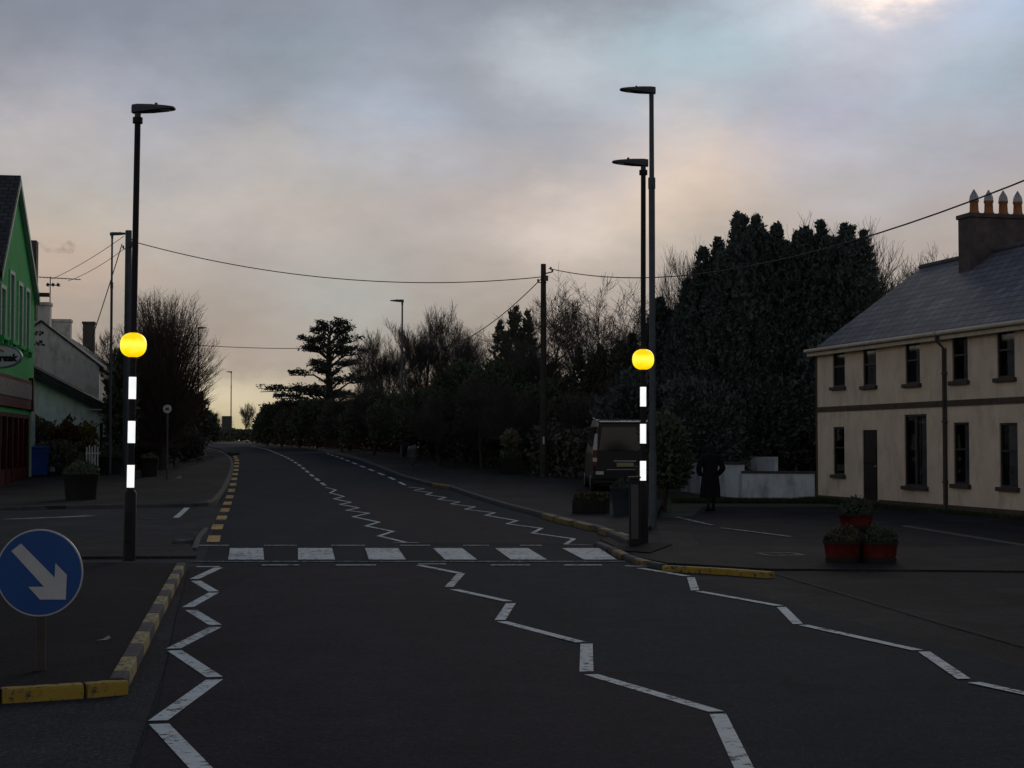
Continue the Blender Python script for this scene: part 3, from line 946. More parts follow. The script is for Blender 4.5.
def beacon(label, loc, px, top, side, globe, rows, base_y, lean=0.0, rbase=.086):
    zz = lambda py: P(px, py, loc.y).z - loc.z
    H, z_globe, base_h = zz(top), zz(globe), zz(base_y)
    bands = [(zz(b), zz(a)) for a, b in rows]
    t = thing('belisha_beacon', label, 'crossing beacon', loc, 0, 'beacon posts at the zebra crossing')
    t.rotation_euler = (0, lean, 0)
    MB().tube([(0, 0, -.02), (0, 0, base_h - .04), (0, 0, base_h)], [rbase, rbase, .06], 20).build('base_section', MT['post'], t)
    m = MB(); m.tube([(0, 0, base_h), (0, 0, H - .14)], [.046, .042], 18)
    m.tube([(0, 0, H - .20), (0, 0, H - .12)], .07, 18)
    m.build('pole', MT['post'], t)
    d = MB(); d.box((0, -rbase - .002, .45), (.09, .02, .42), 0, None, .006); d.build('access_door', MT['post'], t)
    for z0, z1 in bands:
        b = MB(); b.tube([(0, 0, z0), (0, 0, z1)], .0505, 20)
        b.build('lit_band', MT['band'], t)
    gl = MB()
    R, hh = .182, .170
    prof = []
    for i in range(13):
        a = -PI / 2 + PI * i / 12
        prof.append((max(.05, R * abs(math.cos(a)) ** .78), hh * math.copysign(abs(math.sin(a)) ** .9, math.sin(a))))
    gl.lathe(prof, 28, (0, 0, z_globe))
    gl.build('globe', MT['globe'], t)
    c = MB(); c.tube([(0, 0, z_globe - hh - .05), (0, 0, z_globe + hh + .05)], .055, 18)
    c.build('globe_collar', MT['post'], t)
    luminaire(t, H, side, .60, 1.05)
    return t
bl = G(129, 559.5, .095)
beacon('left crossing beacon, dark post with lit white bands and yellow globe on the black island', bl, 130, 109, 1, 345, [(377, 399), (421, 443), (465, 487.5)], 490, .011)
brp = G(643, 543, .05)
beacon('right crossing beacon, dark post with lit white bands and yellow globe beside a slim cabinet', brp, 644, 163, -1, 359.5, [(387, 406.5), (424, 443.5), (461, 480.5)], 483, .004)

# slim control cabinet in front of the right beacon
cab = thing('control_cabinet', 'slim grey control cabinet standing just left of the right crossing beacon', 'cabinet', G(634.5, 545, .05))
MB().bx(-.085, .085, -.07, .07, 0, 1.08, 0, .01).build('body', MT['post'], cab)
MB().bx(-.06, .06, -.078, -.068, .1, .98, 0, .003).build('door', MT['signback'], cab)
MB().bx(-.1, .1, -.09, .09, 1.08, 1.11, 0, .008).build('cap', MT['tan'], cab)

def street_lamp(label, px, Y, top_py, side, L=.75, zb=None, r=(.085, .045), two=True, s=1.0):
    b = base(px, Y)
    H = P(px, top_py, Y).z - b.z
    t = thing('street_lamp', label, 'street lamp', b, 0, 'street lamps along the road')
    m = MB()
    m.tube([(0, 0, -.3), (0, 0, 1.5), (0, 0, 1.55)], [r[0], r[0], r[0] * .8], 12)
    m.tube([(0, 0, 1.55), (0, 0, H * .78), (0, 0, H * .785), (0, 0, H - .05)], [r[0] * .8, r[1] * 1.25, r[1], r[1] * .9], 12)
    m.tube([(0, 0, H * .775), (0, 0, H * .80)], r[1] * 1.45, 12)
    m.build('pole', MT['postl'], t)
    luminaire(t, H, side, L, s)
    return t
street_lamp('tallest street lamp, grey column rising just behind the right crossing beacon', 652.5, 31, 90.5, -1, .70, r=(.075, .05), s=1.15)
street_lamp('street lamp on the far right verge before the bare trees', 402, 80, 301, -1, .7, s=1.2)
street_lamp('street lamp standing in front of the flat topped cedar', 331, 112, 352, -1, .7, s=1.2)
street_lamp('most distant street lamp, alone against the yellow horizon beside a sign', 231, 185, 372, -1, .7, s=1.4)
street_lamp('thin street lamp beside the utility pole on the left pavement', 110.5, 61.5, 234, 1, .72, r=(.055, .04), s=1.1)
street_lamp('street lamp behind the twiggy bare tree on the left', 198, 120, 328, 1, .7, s=1.3)

def utility_pole(label, px, Y, top_py, r0=.15, r1=.1, arm=False, mat='timber'):
    b = base(px, Y)
    H = P(px, top_py, Y).z - b.z
    t = thing('utility_pole', label, 'utility pole', b, 0, None)
    MB().tube([(0, 0, -.3), (0, 0, H * .5), (0, 0, H)], [r0, (r0 + r1) / 2, r1], 12).build('pole', MT[mat], t)
    m = MB()
    m.tube([(-.02, 0, H - .38), (.34, -.02, H - .3)], .025, 6)
    m.box((.1, -.1, H - .55), (.16, .12, .2), 0, None, .01)
    m.tube([(-.2, 0, H - .7), (.12, 0, H - .7)], .02, 6)
    m.build('bracket', MT['lamp'], t)
    for x, z in ((.34, H - .3), (.28, H - .22), (-.2, H - .68)):
        q = MB(); q.lathe([(.02, 0), (.045, .03), (.03, .06), (.045, .09), (0, .12)], 10, (x, 0, z)); q.build('insulator', MT['lamp'], t)
    return t, H
up_r, Hr = utility_pole('dark timber utility pole in front of the trees right of the road', 543.5, 60, 264)
MB().box((-.0, -.15, 1.45), (.07, .02, .28), 0, None, .004).build('notice', MT['signw'], up_r)
up_l, Hl = utility_pole('grey utility pole just behind the left crossing beacon', 127, 60, 230.5, .16, .12, mat='postl')

def cable(label, a, b, sag, r=.014, n=28, group='overhead cables'):
    pts = []
    for i in range(n + 1):
        t = i / n
        p = a.lerp(b, t); p.z -= 4 * sag * t * (1 - t)
        pts.append(p)
    o = MB().tube(pts, r, 6).build('overhead_cable', MT['cable'])
    return tag(o, label, 'cable', group)
cable('longest overhead cable, sagging across the road between the two utility poles', P(131, 241, 60), P(541, 277, 60), .74, .017)
cable('overhead cable from the right utility pole past the tall evergreens over the slate roof', P(549, 268.5, 60), P(1250, 80, 25), 1.4, .017)
cable('short overhead cable falling left from the right utility pole into the trees', P(541, 279, 60), P(440, 349, 88), .45, .02)
cable('low overhead cable between the twiggy left tree and the cedar', P(196, 345, 118), P(330, 348, 116), .12, .024)
cable('upper of two thin wires from the left pole to the old house chimneys', P(124, 236, 60), P(52, 279, 72), .1, .012)
cable('lower of two thin wires from the left pole to the old house chimneys', P(124, 249, 60), P(68, 281, 76), .12, .012)
cable('steep stay wire running down from the left utility pole top', P(122, 244, 60), P(92, 338, 66), .05, .018)

# ------------------------------------------------------------------ keep-left sign on the island
sp = G(39, 671, .095)
c = P(38.3, 573, sp.y - .05)
sg = thing('keep_right_sign', 'round blue sign with a white arrow on the black traffic island', 'road sign', sp)
hz = c.z - sp.z
R = px_len(43.3, sp.y)
cx = c.x - sp.x
MB().tube([(0, .03, -.05), (0, .03, hz + R * .5)], .036, 14).build('post', MT['tan'], sg)
def disc(r, y0, y1, n=56):
    return MB().prism([(cx + r * math.cos(2 * PI * k / n), hz + r * math.sin(2 * PI * k / n)) for k in range(n)], 'y', y0, y1)
pl = disc(R, -.026, -.012).build('plate', MT['signw'], sg)
disc(R * .965, -.031, -.024).build('blue_face', MT['blue'], pl)
arr = [(-.64, .50), (-.42, .67), (.36, -.11), (.375, .22), (.64, -.05), (.62, -.61), (.03, -.61), (-.24, -.32), (.12, -.32)]
MB().prism([(cx + a * R, hz + b * R) for a, b in arr], 'y', -.036, -.029).build('arrow', MT['signw'], pl)
for z in (hz - R * .4, hz + R * .35): MB().box((0, .012, z), (.30, .05, .035), 0, None, .005).build('clamp', MT['tan'], sg)

# round sign far left and the back of a sign by the distant lamp
b = base(167.5, 57)
rs = thing('traffic_sign', 'small round white traffic sign in front of the twiggy left tree', 'road sign', b)
zc_ = P(167.5, 409, 57).z - b.z
MB().tube([(0, 0, -.1), (0, 0, zc_ + .1)], .035, 8).build('post', MT['signback'], rs)
n = 28
MB().prism([(.15 * math.cos(2 * PI * k / n), zc_ + .15 * math.sin(2 * PI * k / n)) for k in range(n)], 'y', -.06, -.04).build('plate', MT['signw'], rs)
MB().prism([(-.08, zc_ - .05), (.08, zc_ - .05), (.05, zc_ + .05), (-.05, zc_ + .05)], 'y', -.066, -.058).build('symbol', MT['signback'], rs)
b = base(227, 175)
rs = thing('road_sign', 'dark rectangular road sign beside the most distant street lamp', 'road sign', b)
z0, z1 = P(227, 432, 175).z - b.z, P(227, 416, 175).z - b.z
MB().box((0, 0, (z0 + z1) / 2), (1.1, .04, z1 - z0), 0, None, .01).build('plate', MT['signback'], rs)
for s in (-.35, .35): MB().tube([(s, .05, -.3), (s, .05, z1)], .04, 8).build('post', MT['postl'], rs)
b = base(207, 150)
t = thing('roadside_cabinet', 'small white roadside box at the far left bend', 'cabinet', b)
MB().box((0, 0, .55), (.75, .5, 1.1), 0, None, .03).build('body', MT['signw'], t)
MB().box((0, 0, 1.13), (.85, .6, .07), 0, None, .02).build('lid', MT['signback'], t)

# ------------------------------------------------------------------ buildings
class Frame:
    def __init__(s, origin, ang):
        s.o = Vector((origin[0], origin[1])); s.a = ang
        s.u = Vector((math.cos(ang), math.sin(ang))); s.n = Vector((-math.sin(ang), math.cos(ang)))   # n points into the building
        s.z0 = 0.0
    def wall(s, px, py, inset=0.0):
        """local (along, height) where the line of sight meets the wall plane"""
        d = ray(px, py)
        o = s.o + s.n * inset
        t = o.dot(s.n) / (d.x * s.n.x + d.y * s.n.y)
        p = Vector((d.x * t, d.y * t))
        return (p - o).dot(s.u), EYE + d.z * t - s.z0

def wall_mb(x0, x1, z0, z1, ops, y=0.0, depth=.10, thick=.3):
    """front wall with real openings and reveals"""
    xs = sorted({x0, x1, *[o[0] for o in ops], *[o[1] for o in ops]})
    zs = sorted({z0, z1, *[o[2] for o in ops], *[o[3] for o in ops]})
    mb = MB()
    for xa, xb in zip(xs, xs[1:]):
        for za, zb in zip(zs, zs[1:]):
            cx, cz = (xa + xb) / 2, (za + zb) / 2
            if any(o[0] < cx < o[1] and o[2] < cz < o[3] for o in ops): continue
            mb.face([(xa, y, za), (xb, y, za), (xb, y, zb), (xa, y, zb)])
    for a, b, c, d in ops:
        e = y + depth
        mb.face([(a, y, c), (a, e, c), (a, e, d), (a, y, d)])
        mb.face([(b, y, c), (b, y, d), (b, e, d), (b, e, c)])
        mb.face([(a, y, d), (a, e, d), (b, e, d), (b, y, d)])
        mb.face([(a, y, c), (b, y, c), (b, e, c), (a, e, c)])
    return mb

def window(par, a, b, c, d, y=0.0, curtain=True, sill=True, mats=None, seed=0, mid=True, bars=False, flower=False):
    rng = random.Random(seed)
    fm = mats or MT['frame']
    fw = .05
    f = MB()
    yy = y + .03
    f.bx(a, a + fw, yy, yy + .06, c, d); f.bx(b - fw, b, yy, yy + .06, c, d)
    f.bx(a + fw, b - fw, yy, yy + .06, c, c + fw); f.bx(a + fw, b - fw, yy, yy + .06, d - fw, d)
    if mid: f.bx(a + fw, b - fw, yy + .005, yy + .055, c + (d - c) * .55, c + (d - c) * .55 + .045)
    if bars: f.bx((a + b) / 2 - .02, (a + b) / 2 + .02, yy + .01, yy + .05, c + fw, d - fw)
    w = f.build('window', fm, par)
    p = MB(); p.face([(a + fw, yy + .03, c + fw), (b - fw, yy + .03, c + fw), (b - fw, yy + .03, d - fw), (a + fw, yy + .03, d - fw)])
    p.build('pane', MT['pane'], w)
    r = MB(); r.face([(a, y + .62, c), (b, y + .62, c), (b, y + .62, d), (a, y + .62, d)])
    r.face([(a, y + .101, c), (a, y + .62, c), (a, y + .62, d), (a, y + .101, d)]); r.face([(b, y + .101, c), (b, y + .101, d), (b, y + .62, d), (b, y + .62, c)])
    r.face([(a, y + .101, d), (a, y + .62, d), (b, y + .62, d), (b, y + .101, d)]); r.face([(a, y + .101, c), (b, y + .101, c), (b, y + .62, c), (a, y + .62, c)])
    r.build('dark_interior', MT['room'], w)
    if curtain:
        q = MB()
        for k, (xa, xb) in enumerate(curtain if isinstance(curtain, list) else [(.55, .95)]):
            xa, xb = a + (b - a) * xa, a + (b - a) * xb
            nn = max(6, int((xb - xa) / .035))
            for i in range(nn):
                u0, u1 = xa + (xb - xa) * i / nn, xa + (xb - xa) * (i + 1) / nn
                y0, y1 = yy + .08 + .02 * math.sin(i * 1.9), yy + .08 + .02 * math.sin((i + 1) * 1.9)
                q.face([(u0, y0, c + .05), (u1, y1, c + .05), (u1, y1, d - .04), (u0, y0, d - .04)], smooth=True)
        q.build('curtain', MT['curtain'], w)
    if sill:
        s = MB(); s.bx(a - .08, b + .08, y - .09, y + .03, c - .1, c, 0, .012)
        s.build('sill', MT['sill'], w)
    return w
MT['pane'] = glass_mat('window_glass')

def roof_slopes(x0, x1, eave_z, ridge_z, half, over=.18, thick=.09, y0=0.0, verge=.12, uoff=0.0):
    """pitched roof with its ridge along local x; UVs in metres for the slates"""
    mb = MB()
    k = (ridge_z - eave_z) / half
    xa, xb = x0 - verge, x1 + verge
    ye, ze = y0 - over, eave_z - over * k
    L_ = math.hypot(half + over, ridge_z - ze)
    def quad(pts, uv=None): mb.face(pts, 0, uv)
    r = (y0 + half, ridge_z)
    quad([(xa, ye, ze), (xb, ye, ze), (xb, r[0], r[1]), (xa, r[0], r[1])], [(xa, 0), (xb, 0), (xb, L_), (xa, L_)])
    yb = y0 + 2 * half + over
    quad([(xb, yb, ze), (xa, yb, ze), (xa, r[0], r[1]), (xb, r[0], r[1])], [(xb, 0), (xa, 0), (xa, L_), (xb, L_)])
    quad([(xa, ye, ze - thick), (xa, r[0], r[1] - thick), (xb, r[0], r[1] - thick), (xb, ye, ze - thick)])
    quad([(xb, yb, ze - thick), (xb, r[0], r[1] - thick), (xa, r[0], r[1] - thick), (xa, yb, ze - thick)])
    quad([(xa, ye, ze - thick), (xb, ye, ze - thick), (xb, ye, ze), (xa, ye, ze)])
    quad([(xb, yb, ze - thick), (xa, yb, ze - thick), (xa, yb, ze), (xb, yb, ze)])
    for x in (xa, xb):
        quad([(x, ye, ze - thick), (x, ye, ze), (x, r[0], r[1]), (x, r[0], r[1] - thick)])
        quad([(x, yb, ze - thick), (x, yb, ze), (x, r[0], r[1]), (x, r[0], r[1] - thick)])
    return mb

def gable_faces(mb, x, eave_z, ridge_z, half, y0=0.0, z0=0.0):
    mb.face([(x, y0, z0), (x, y0 + 2 * half, z0), (x, y0 + 2 * half, eave_z), (x, y0 + half, ridge_z), (x, y0, eave_z)])

# ---- the cream terrace on the right: local x runs towards the camera, y into the house
o3 = G(817, 500)
o3 = Vector((9.02, 47.2))
other = G(1024, 518)
dv = Vector((other.x, other.y)) - o3
HA = math.atan2(dv.y, dv.x)
hf = Frame(o3, HA)
hz0 = g(44) - .02
hf.z0 = hz0
S1 = hf.wall(946.5, 430)[0]
EV = hf.wall(817, 349)[1]
HALF = 3.5
RZ = EV + 2.52
SEND = 26.0
def op(x0, x1, y0, y1):
    x0 -= 2.5; x1 -= 2.5; xm = (x0 + x1) / 2
    return (hf.wall(x0, 0)[0], hf.wall(x1, 0)[0], hf.wall(xm, y1)[1], hf.wall(xm, y0)[1])
wins1 = [op(832.5, 844.5, 351.5, 387), op(862.5, 875.5, 348.5, 386), op(904.5, 919, 343, 384), op(832.5, 843.5, 427, 474.5), op(903, 925, 414.5, 486)]
door1 = op(861.5, 876, 430, 505); door1 = (door1[0], door1[1], 0.12, door1[3])
wins2 = [op(951, 966.5, 336, 381), op(995.5, 1013, 329, 378), op(951.5, 967, 422.5, 484), op(997, 1015, 423, 487)]
# more bays continue past the frame
wins2 += [(a + 6.2, b + 6.2, c, d) for a, b, c, d in wins2[:4]]
H1 = thing('terraced_house', 'far cream terraced house with a dark door, a big ground floor window and a chimney', 'house', (o3.x, o3.y, hz0), HA, 'cream terraced houses')
H2 = thing('terraced_house', 'near cream terraced house right of the brown downpipe at the picture edge', 'house', (o3.x, o3.y, hz0), HA, 'cream terraced houses')
mb = wall_mb(0, S1, -.3, EV, wins1 + [door1])
gable_faces(mb, 0, EV, RZ - .05, HALF, 0, -.3)
mb.face([(0, 2 * HALF, -.3), (S1, 2 * HALF, -.3), (S1, 2 * HALF, EV), (0, 2 * HALF, EV)])
mb.build('wall', MT['cream'], H1)
mb = wall_mb(S1, SEND, -.3, EV + .0, wins2)
mb.face([(S1, 2 * HALF, -.3), (SEND, 2 * HALF, -.3), (SEND, 2 * HALF, EV), (S1, 2 * HALF, EV)])
gable_faces(mb, SEND, EV, RZ - .05, HALF, 0, -.3)
mb.build('wall', MT['cream2'], H2)
cur = [None, [(.1, .9)], [(.5, .95)], None, [(.3, .55), (.62, .92)]]
for i, o in enumerate(wins1): window(H1, *o, curtain=cur[i] or False, seed=i, mid=(i != 4), bars=(i == 4))
cur2 = [[(.5, .95)], [(.35, .97)], [(.48, .97)], [(.3, .97)]] * 2
for i, o in enumerate(wins2): window(H2, *o, curtain=cur2[i], seed=10 + i)
# flower pot on the inside sill of the nearest ground window
a, b_, c_, d_ = wins2[3]
m = MB(); m.lathe([(.13, 0), (.19, .28), (.2, .3), (.17, .3), (.16, .24), (0, .24)], 16, ((a + b_) / 2, .30, c_ + .06))
fp = m.build('flower_pot', MT['terracotta_pot'])
fp.location = (o3.x, o3.y, hz0); fp.rotation_euler = (0, 0, HA)
tag(fp, 'terracotta flower pot standing behind the near ground floor window', 'flower pot')
# door
dd = MB(); dd.bx(door1[0], door1[1], .03, .14, door1[2], door1[3])
for zz in (.25, .62):
    h = door1[3] - door1[2]
    dd.bx(door1[0] + .12, door1[1] - .12, .018, .032, door1[2] + h * zz - .1 * h, door1[2] + h * zz + .16 * h, 0, .008)
dr = dd.build('door', MT['door'], H1)
k_ = MB(); k_.lathe([(.0, 0), (.03, .01), (.035, .03), (.02, .05), (0, .052)], 12); kn = k_.build('handle', MT['brass'], dr, (door1[0] + (door1[1] - door1[0]) * .86, .028, 1.05)); kn.rotation_euler = (PI / 2, 0, 0)
st = MB(); st.bx(door1[0] - .1, door1[1] + .1, -.3, .1, -.1, .12, 0, .01); st.build('doorstep', MT['kerb'], H1)
# string course, plinth, corner strip, fascia, gutter, downpipe
zb0 = hf.wall(880, 409.5)[1]; zb1 = hf.wall(880, 404)[1]
for H, xa, xb, cols in ((H1, .0, S1 - .07, 'fascia'), (H2, S1 + .07, SEND, 'fascia')):
    MB().bx(xa, xb, -.03, .0, zb0, zb1).build('string_course', MT['brownband'], H)
    p = MB()
    if H is H1:
        p.bx(xa, door1[0] - .1, -.025, -.001, -.2, .16); p.bx(door1[1] + .1, xb, -.025, -.001, -.2, .16)
    else: p.bx(xa, xb, -.025, -.001, -.2, .16)
    p.build('plinth', MT['brownband'], H)
    MB().bx(xa - .2 if H is H1 else xa, xb, -.205, -.182, EV - .22, EV - .045).build('fascia_board', MT['fascia'], H)
    MB().bx(xa - .2 if H is H1 else xa, xb, -.181, -.002, EV - .22, EV - .205).build('soffit', MT['fascia'], H)
    gt = MB(); gt.tube([(xa - .2 if H is H1 else xa, -.262, EV - .06), (xb, -.262, EV - .06)], .055, 10); gt.build('gutter', MT['fascia'], H)
MB().bx(-.015, .08, -.02, -.001, .16, EV - .2).build('corner_strip', MT['brownband'], H1)
dp = MB(); dp.tube([(S1, -.262, EV - .08), (S1, -.25, EV - .24), (S1, -.07, EV - .42), (S1, -.07, .0)], .036, 10)
for zz in (.7, 2.2, 3.4): dp.bx(S1 - .08, S1 + .08, -.09, -.002, zz, zz + .05)
dp.bx(S1 - .045, S1 + .045, -.012, -.001, .0, EV - .42)
dp.build('downpipe', MT['pipe'], H1)
rf1 = roof_slopes(0, S1 - .122, EV + .02, RZ, HALF, .18, .09).build('roof', MT['slate'], H1)
rf2 = roof_slopes(S1 + .12, SEND, EV + .025, RZ + .005, HALF, .18, .09).build('roof', MT['slate'], H2)
MB().tube([(-.12, HALF, RZ + .02), (S1, HALF, RZ + .02)], .085, 8).build('ridge_tiles', MT['lead'], rf1)
MB().tube([(S1, HALF, RZ + .025), (SEND, HALF, RZ + .025)], .085, 8).build('ridge_tiles', MT['lead'], rf2)
# chimney stack across the ridge
chx = 3.55
chy0, chy1 = 2.72, 4.85
ctop = EYE + (443 - 216) * 44.6 / F - hz0
ch = MB(); ch.bx(chx, chx + .62, chy0, chy1, RZ - 1.2, ctop - .12); ch.bx(chx - .05, chx + .67, chy0 - .05, chy1 + .05, ctop - .12, ctop, 0, .02)
chim = ch.build('chimney', MT['brick'], H1)
for i in range(4):
    py_ = chy0 + .32 + i * .45
    pt = MB()
    pt.lathe([(.15, 0), (.15, .06), (.125, .09), (.115, .33), (.135, .35), (.135, .40), (.10, .40)], 14, (chx + .31, py_, ctop), 0)
    for q in range(6):
        a = 2 * PI * q / 6
        pt.tube([(chx + .31 + .12 * math.cos(a), py_ + .12 * math.sin(a), ctop + .38), (chx + .31 + .10 * math.cos(a), py_ + .10 * math.sin(a), ctop + .52), (chx + .31, py_, ctop + .70)], .014, 5, 1)
    pt.lathe([(.125, .40), (.09, .50), (.02, .66), (0, .69)], 12, (chx + .31, py_, ctop), 1)
    pt.build('chimney_pot', [MT['pot'], MT['cowl']], chim)

# ---- white walls left of the house
def low_wall(label, pts, z_top, thick=.22, mat='whitewall', piers=(), zb=-.2, cope=True):
    a = Vector(pts[0]); b = Vector(pts[1])
    d = b - a; ang = math.atan2(d.y, d.x)
    t = thing('garden_wall', label, 'wall', (a.x, a.y, g(a.y)), ang)
    zl = z_top
    m = MB(); m.bx(0, d.length, -thick / 2, thick / 2, zb, zl); m.build('wall', MT[mat], t)
    if cope: MB().bx(-.02, d.length + .02, -thick / 2 - .04, thick / 2 + .04, zl, zl + .07, 0, .01).build('coping', MT['coping'], t)
    return t
w0 = base(742, 48.2); w1 = base(814, 47.6)
low_wall('stained white garden wall joining the cream house corner', [(w0.x, w0.y), (w1.x, w1.y)], P(780, 473.5, 48).z - g(48))
w2 = base(704, 50.8); w3 = base(741, 48.5)
low_wall('short bright white wall section behind the person in black', [(w2.x, w2.y), (w3.x, w3.y)], P(722, 465, 49.5).z - g(49.5))
w4 = base(684, 52.5); w5 = base(703, 50.9)
low_wall('white wall section left of the person, partly behind the shrub', [(w4.x, w4.y), (w5.x, w5.y)], P(695, 462, 52).z - g(52))
w6 = base(722, 56.5); w7 = base(776, 55.0)
low_wall('taller whitish wall set back under the tall evergreens', [(w6.x, w6.y), (w7.x, w7.y)], P(740, 457.5, 55.5).z - g(55.5), cope=False)

# ---- green shop at the left edge: local x runs away from the camera, y into the building
u = Vector((-.168, 1)).normalized()
gx = lambda Y: -18.1 + .168 * (60 - Y)
GO = Vector((gx(46), 46.0))
GA = math.atan2(u.y, u.x)
gf = Frame(GO, GA)
gz0 = g(54)
gf.z0 = gz0
GL = 14.75                       # local x of the far corner
ga0 = 5.6                        # local x where the gable starts
gap = (ga0 + GL) / 2 - .75
ez = P(33, 291, 60.4).z - gz0
az_ = P(19, 181, 56.5).z - gz0
GS = thing('shop_building', 'bright green gabled shop with a dark red shopfront at the left edge', 'shop', (GO.x, GO.y, gz0), GA)
gops = []
for x, y0_, y1_ in ((2.5, 289, 336), (11.5, 275, 341), (19.8, 286, 346), (27, 292, 349)):
    s, zt = gf.wall(x, y0_); _, zb_ = gf.wall(x, y1_)
    gops.append((s - .42, s + .42, zb_, zt))
sfz = gf.wall(15, 392)[1]        # top of the shopfront
shop_op = (1.0, GL - 1.5, .05, 2.55)
mb = wall_mb(0, GL, -.4, ez, gops + [shop_op], depth=.22)
mb.face([(ga0, 0, ez), (GL, 0, ez), (gap, 0, az_ - .05)])
# far flank and near flank
mb.face([(GL, 0, -.4), (GL, 12, -.4), (GL, 12, ez), (GL, 0, ez)])
mb.face([(0, 0, -.4), (0, 0, ez), (0, 12, ez), (0, 12, -.4)])
mb.build('wall', MT['green'], GS)
# gable roof: ridge runs away from the street (along local y)
def gable_roof(mb, xl, xr, xm, ze, zr, ya, yb, over=.25, th=.14):
    for (xe, sgn) in ((xl, -1), (xr, 1)):
        k = (zr - ze) / abs(xm - xe)
        xo, zo = xe + sgn * over, ze - over * k
        L_ = math.hypot(xm - xo, zr - zo)
        mb.face([(xo, ya, zo), (xm, ya, zr), (xm, yb, zr), (xo, yb, zo)], 0, [(0, 0), (0, L_), (yb - ya, L_), (yb - ya, 0)])
        mb.face([(xo, ya, zo - th), (xo, yb, zo - th), (xm, yb, zr - th), (xm, ya, zr - th)])
        mb.face([(xo, ya, zo - th), (xm, ya, zr - th), (xm, ya, zr), (xo, ya, zo)])
        mb.face([(xo, ya, zo - th), (xo, ya, zo), (xo, yb, zo), (xo, yb, zo - th)])
mb = MB(); gable_roof(mb, ga0, GL, gap, ez, az_, -.16, 12)
grf = mb.build('roof', MT['slated'], GS)
# pale barge boards under the verge
bb = MB()
for xe, sgn in ((ga0, -1), (GL, 1)):
    k = (az_ - ez) / abs(gap - xe)
    xo = xe + sgn * .25; zo = ez - .25 * k
    bb.face([(xo, -.175, zo - .34), (gap, -.175, az_ - .34), (gap, -.175, az_ - .12), (xo, -.175, zo - .12)])
    bb.face([(xo, -.175, zo - .34), (xo, -.02, zo - .34), (gap, -.02, az_ - .34), (gap, -.175, az_ - .34)])
bb.build('barge_board', MT['greentrim'], GS)
MB().bx(GL - .1, GL + .12, -.55, .0, ez - .2, ez - .05, 0, .03).build('gutter_bracket', MT['pipe'], GS)
# flat topped wing nearer the camera, out of frame for the most part
MB().bx(-.1, ga0 - .35, -.1, 12, ez + .001, ez + .25).build('parapet', MT['greentrim'], GS)
# chimney at the far side
s_, zt = P(35.5, 242, 62).x, P(35.5, 242, 62).z - gz0
loc = P(35.5, 242, 62)
lx = (Vector((loc.x, loc.y)) - GO).dot(gf.u); ly = (Vector((loc.x, loc.y)) - GO).dot(gf.n)
MB().bx(lx - .55, lx + .1, ly - .1, ly + .12, ez - 1.0, zt).build('chimney', MT['brick'], GS)
for i, o in enumerate(gops):
    a, b2, c2, d2 = o
    w = window(GS, a, b2, c2, d2, 0, curtain=False, sill=False, mats=MT['greentrim'], seed=i)
    s = MB(); s.bx(a - .16, b2 + .16, -.16, .0, c2 - .14, c2 - .002, 0, .02)
    for xx in (a - .1, b2 + .1): s.box((xx, -.07, c2 - .22), (.1, .13, .18), 0, None, .02)
    s.build('sill', MT['green'], w)
    s = MB(); s.bx(a - .16, a - .002, -.05, -.001, c2, d2 + .14); s.bx(b2 + .002, b2 + .16, -.05, -.001, c2, d2 + .14); s.bx(a - .002, b2 + .002, -.05, -.001, d2 + .002, d2 + .14)
    s.build('surround', MT['greentrim'], w)
# pale pilaster at the far corner
MB().bx(GL - 1.05, GL + .03, -.07, -.001, -.1, P(30, 398, 60).z - gz0, 0, .01).build('pilaster', MT['quoin'], GS)
# shopfront set into the opening
sf = MB()
xa, xb = shop_op[0], shop_op[1]
sf.bx(xa, xb, .0, .12, .05, .62); sf.bx(xa, xb, -.02, .14, 2.40, 2.55)
nb = 9
for i in range(nb + 1):
    x = xa + (xb - xa) * i / nb
    sf.bx(x - .09, x + .09, -.03, .10, .05, 2.5, 0, .01)
sfo = sf.build('shopfront', MT['redshop'], GS)
p = MB()
for i in range(nb):
    x0_, x1_ = xa + (xb - xa) * i / nb + .09, xa + (xb - xa) * (i + 1) / nb - .09
    p.face([(x0_, .07, .62), (x1_, .07, .62), (x1_, .07, 2.4), (x0_, .07, 2.4)])
p.build('pane', MT['pane'], sfo)
r = MB(); r.bx(xa, xb, 1.2, 1.25, .05, 2.6); r.bx(xa, xb, .13, 1.2, .04, .06); r.build('dark_interior', MT['room'], sfo)
r = MB()
for i in range(nb):
    x0_ = xa + (xb - xa) * i / nb
    r.bx(x0_ + .3, x0_ + .9, .5, .7, .3, 1.1 + .3 * (i % 3), 0, .02)
r.build('display', MT['redshop'], sfo)
fb0, fb1 = gf.wall(15, 398)[1], gf.wall(15, 380)[1]
fs_ = MB(); fs_.bx(xa - .2, xb + .25, -.12, .0, 2.72, fb1 + .1, 0, .03)
fso = fs_.build('fascia', MT['redshop'], GS)
fp_ = MB(); fp_.bx(xa + .1, xb - .1, -.145, -.122, fb0 + .02, fb1 - .05); fp_.build('fascia_panel', MT['shoppanel'], fso)
mm = MB(); mm.bx(GL - 1.45, GL - 1.15, -.17, .0, fb0 - .4, fb1 + .22, 0, .03); mm.build('console_bracket', MT['redshop'], fso)

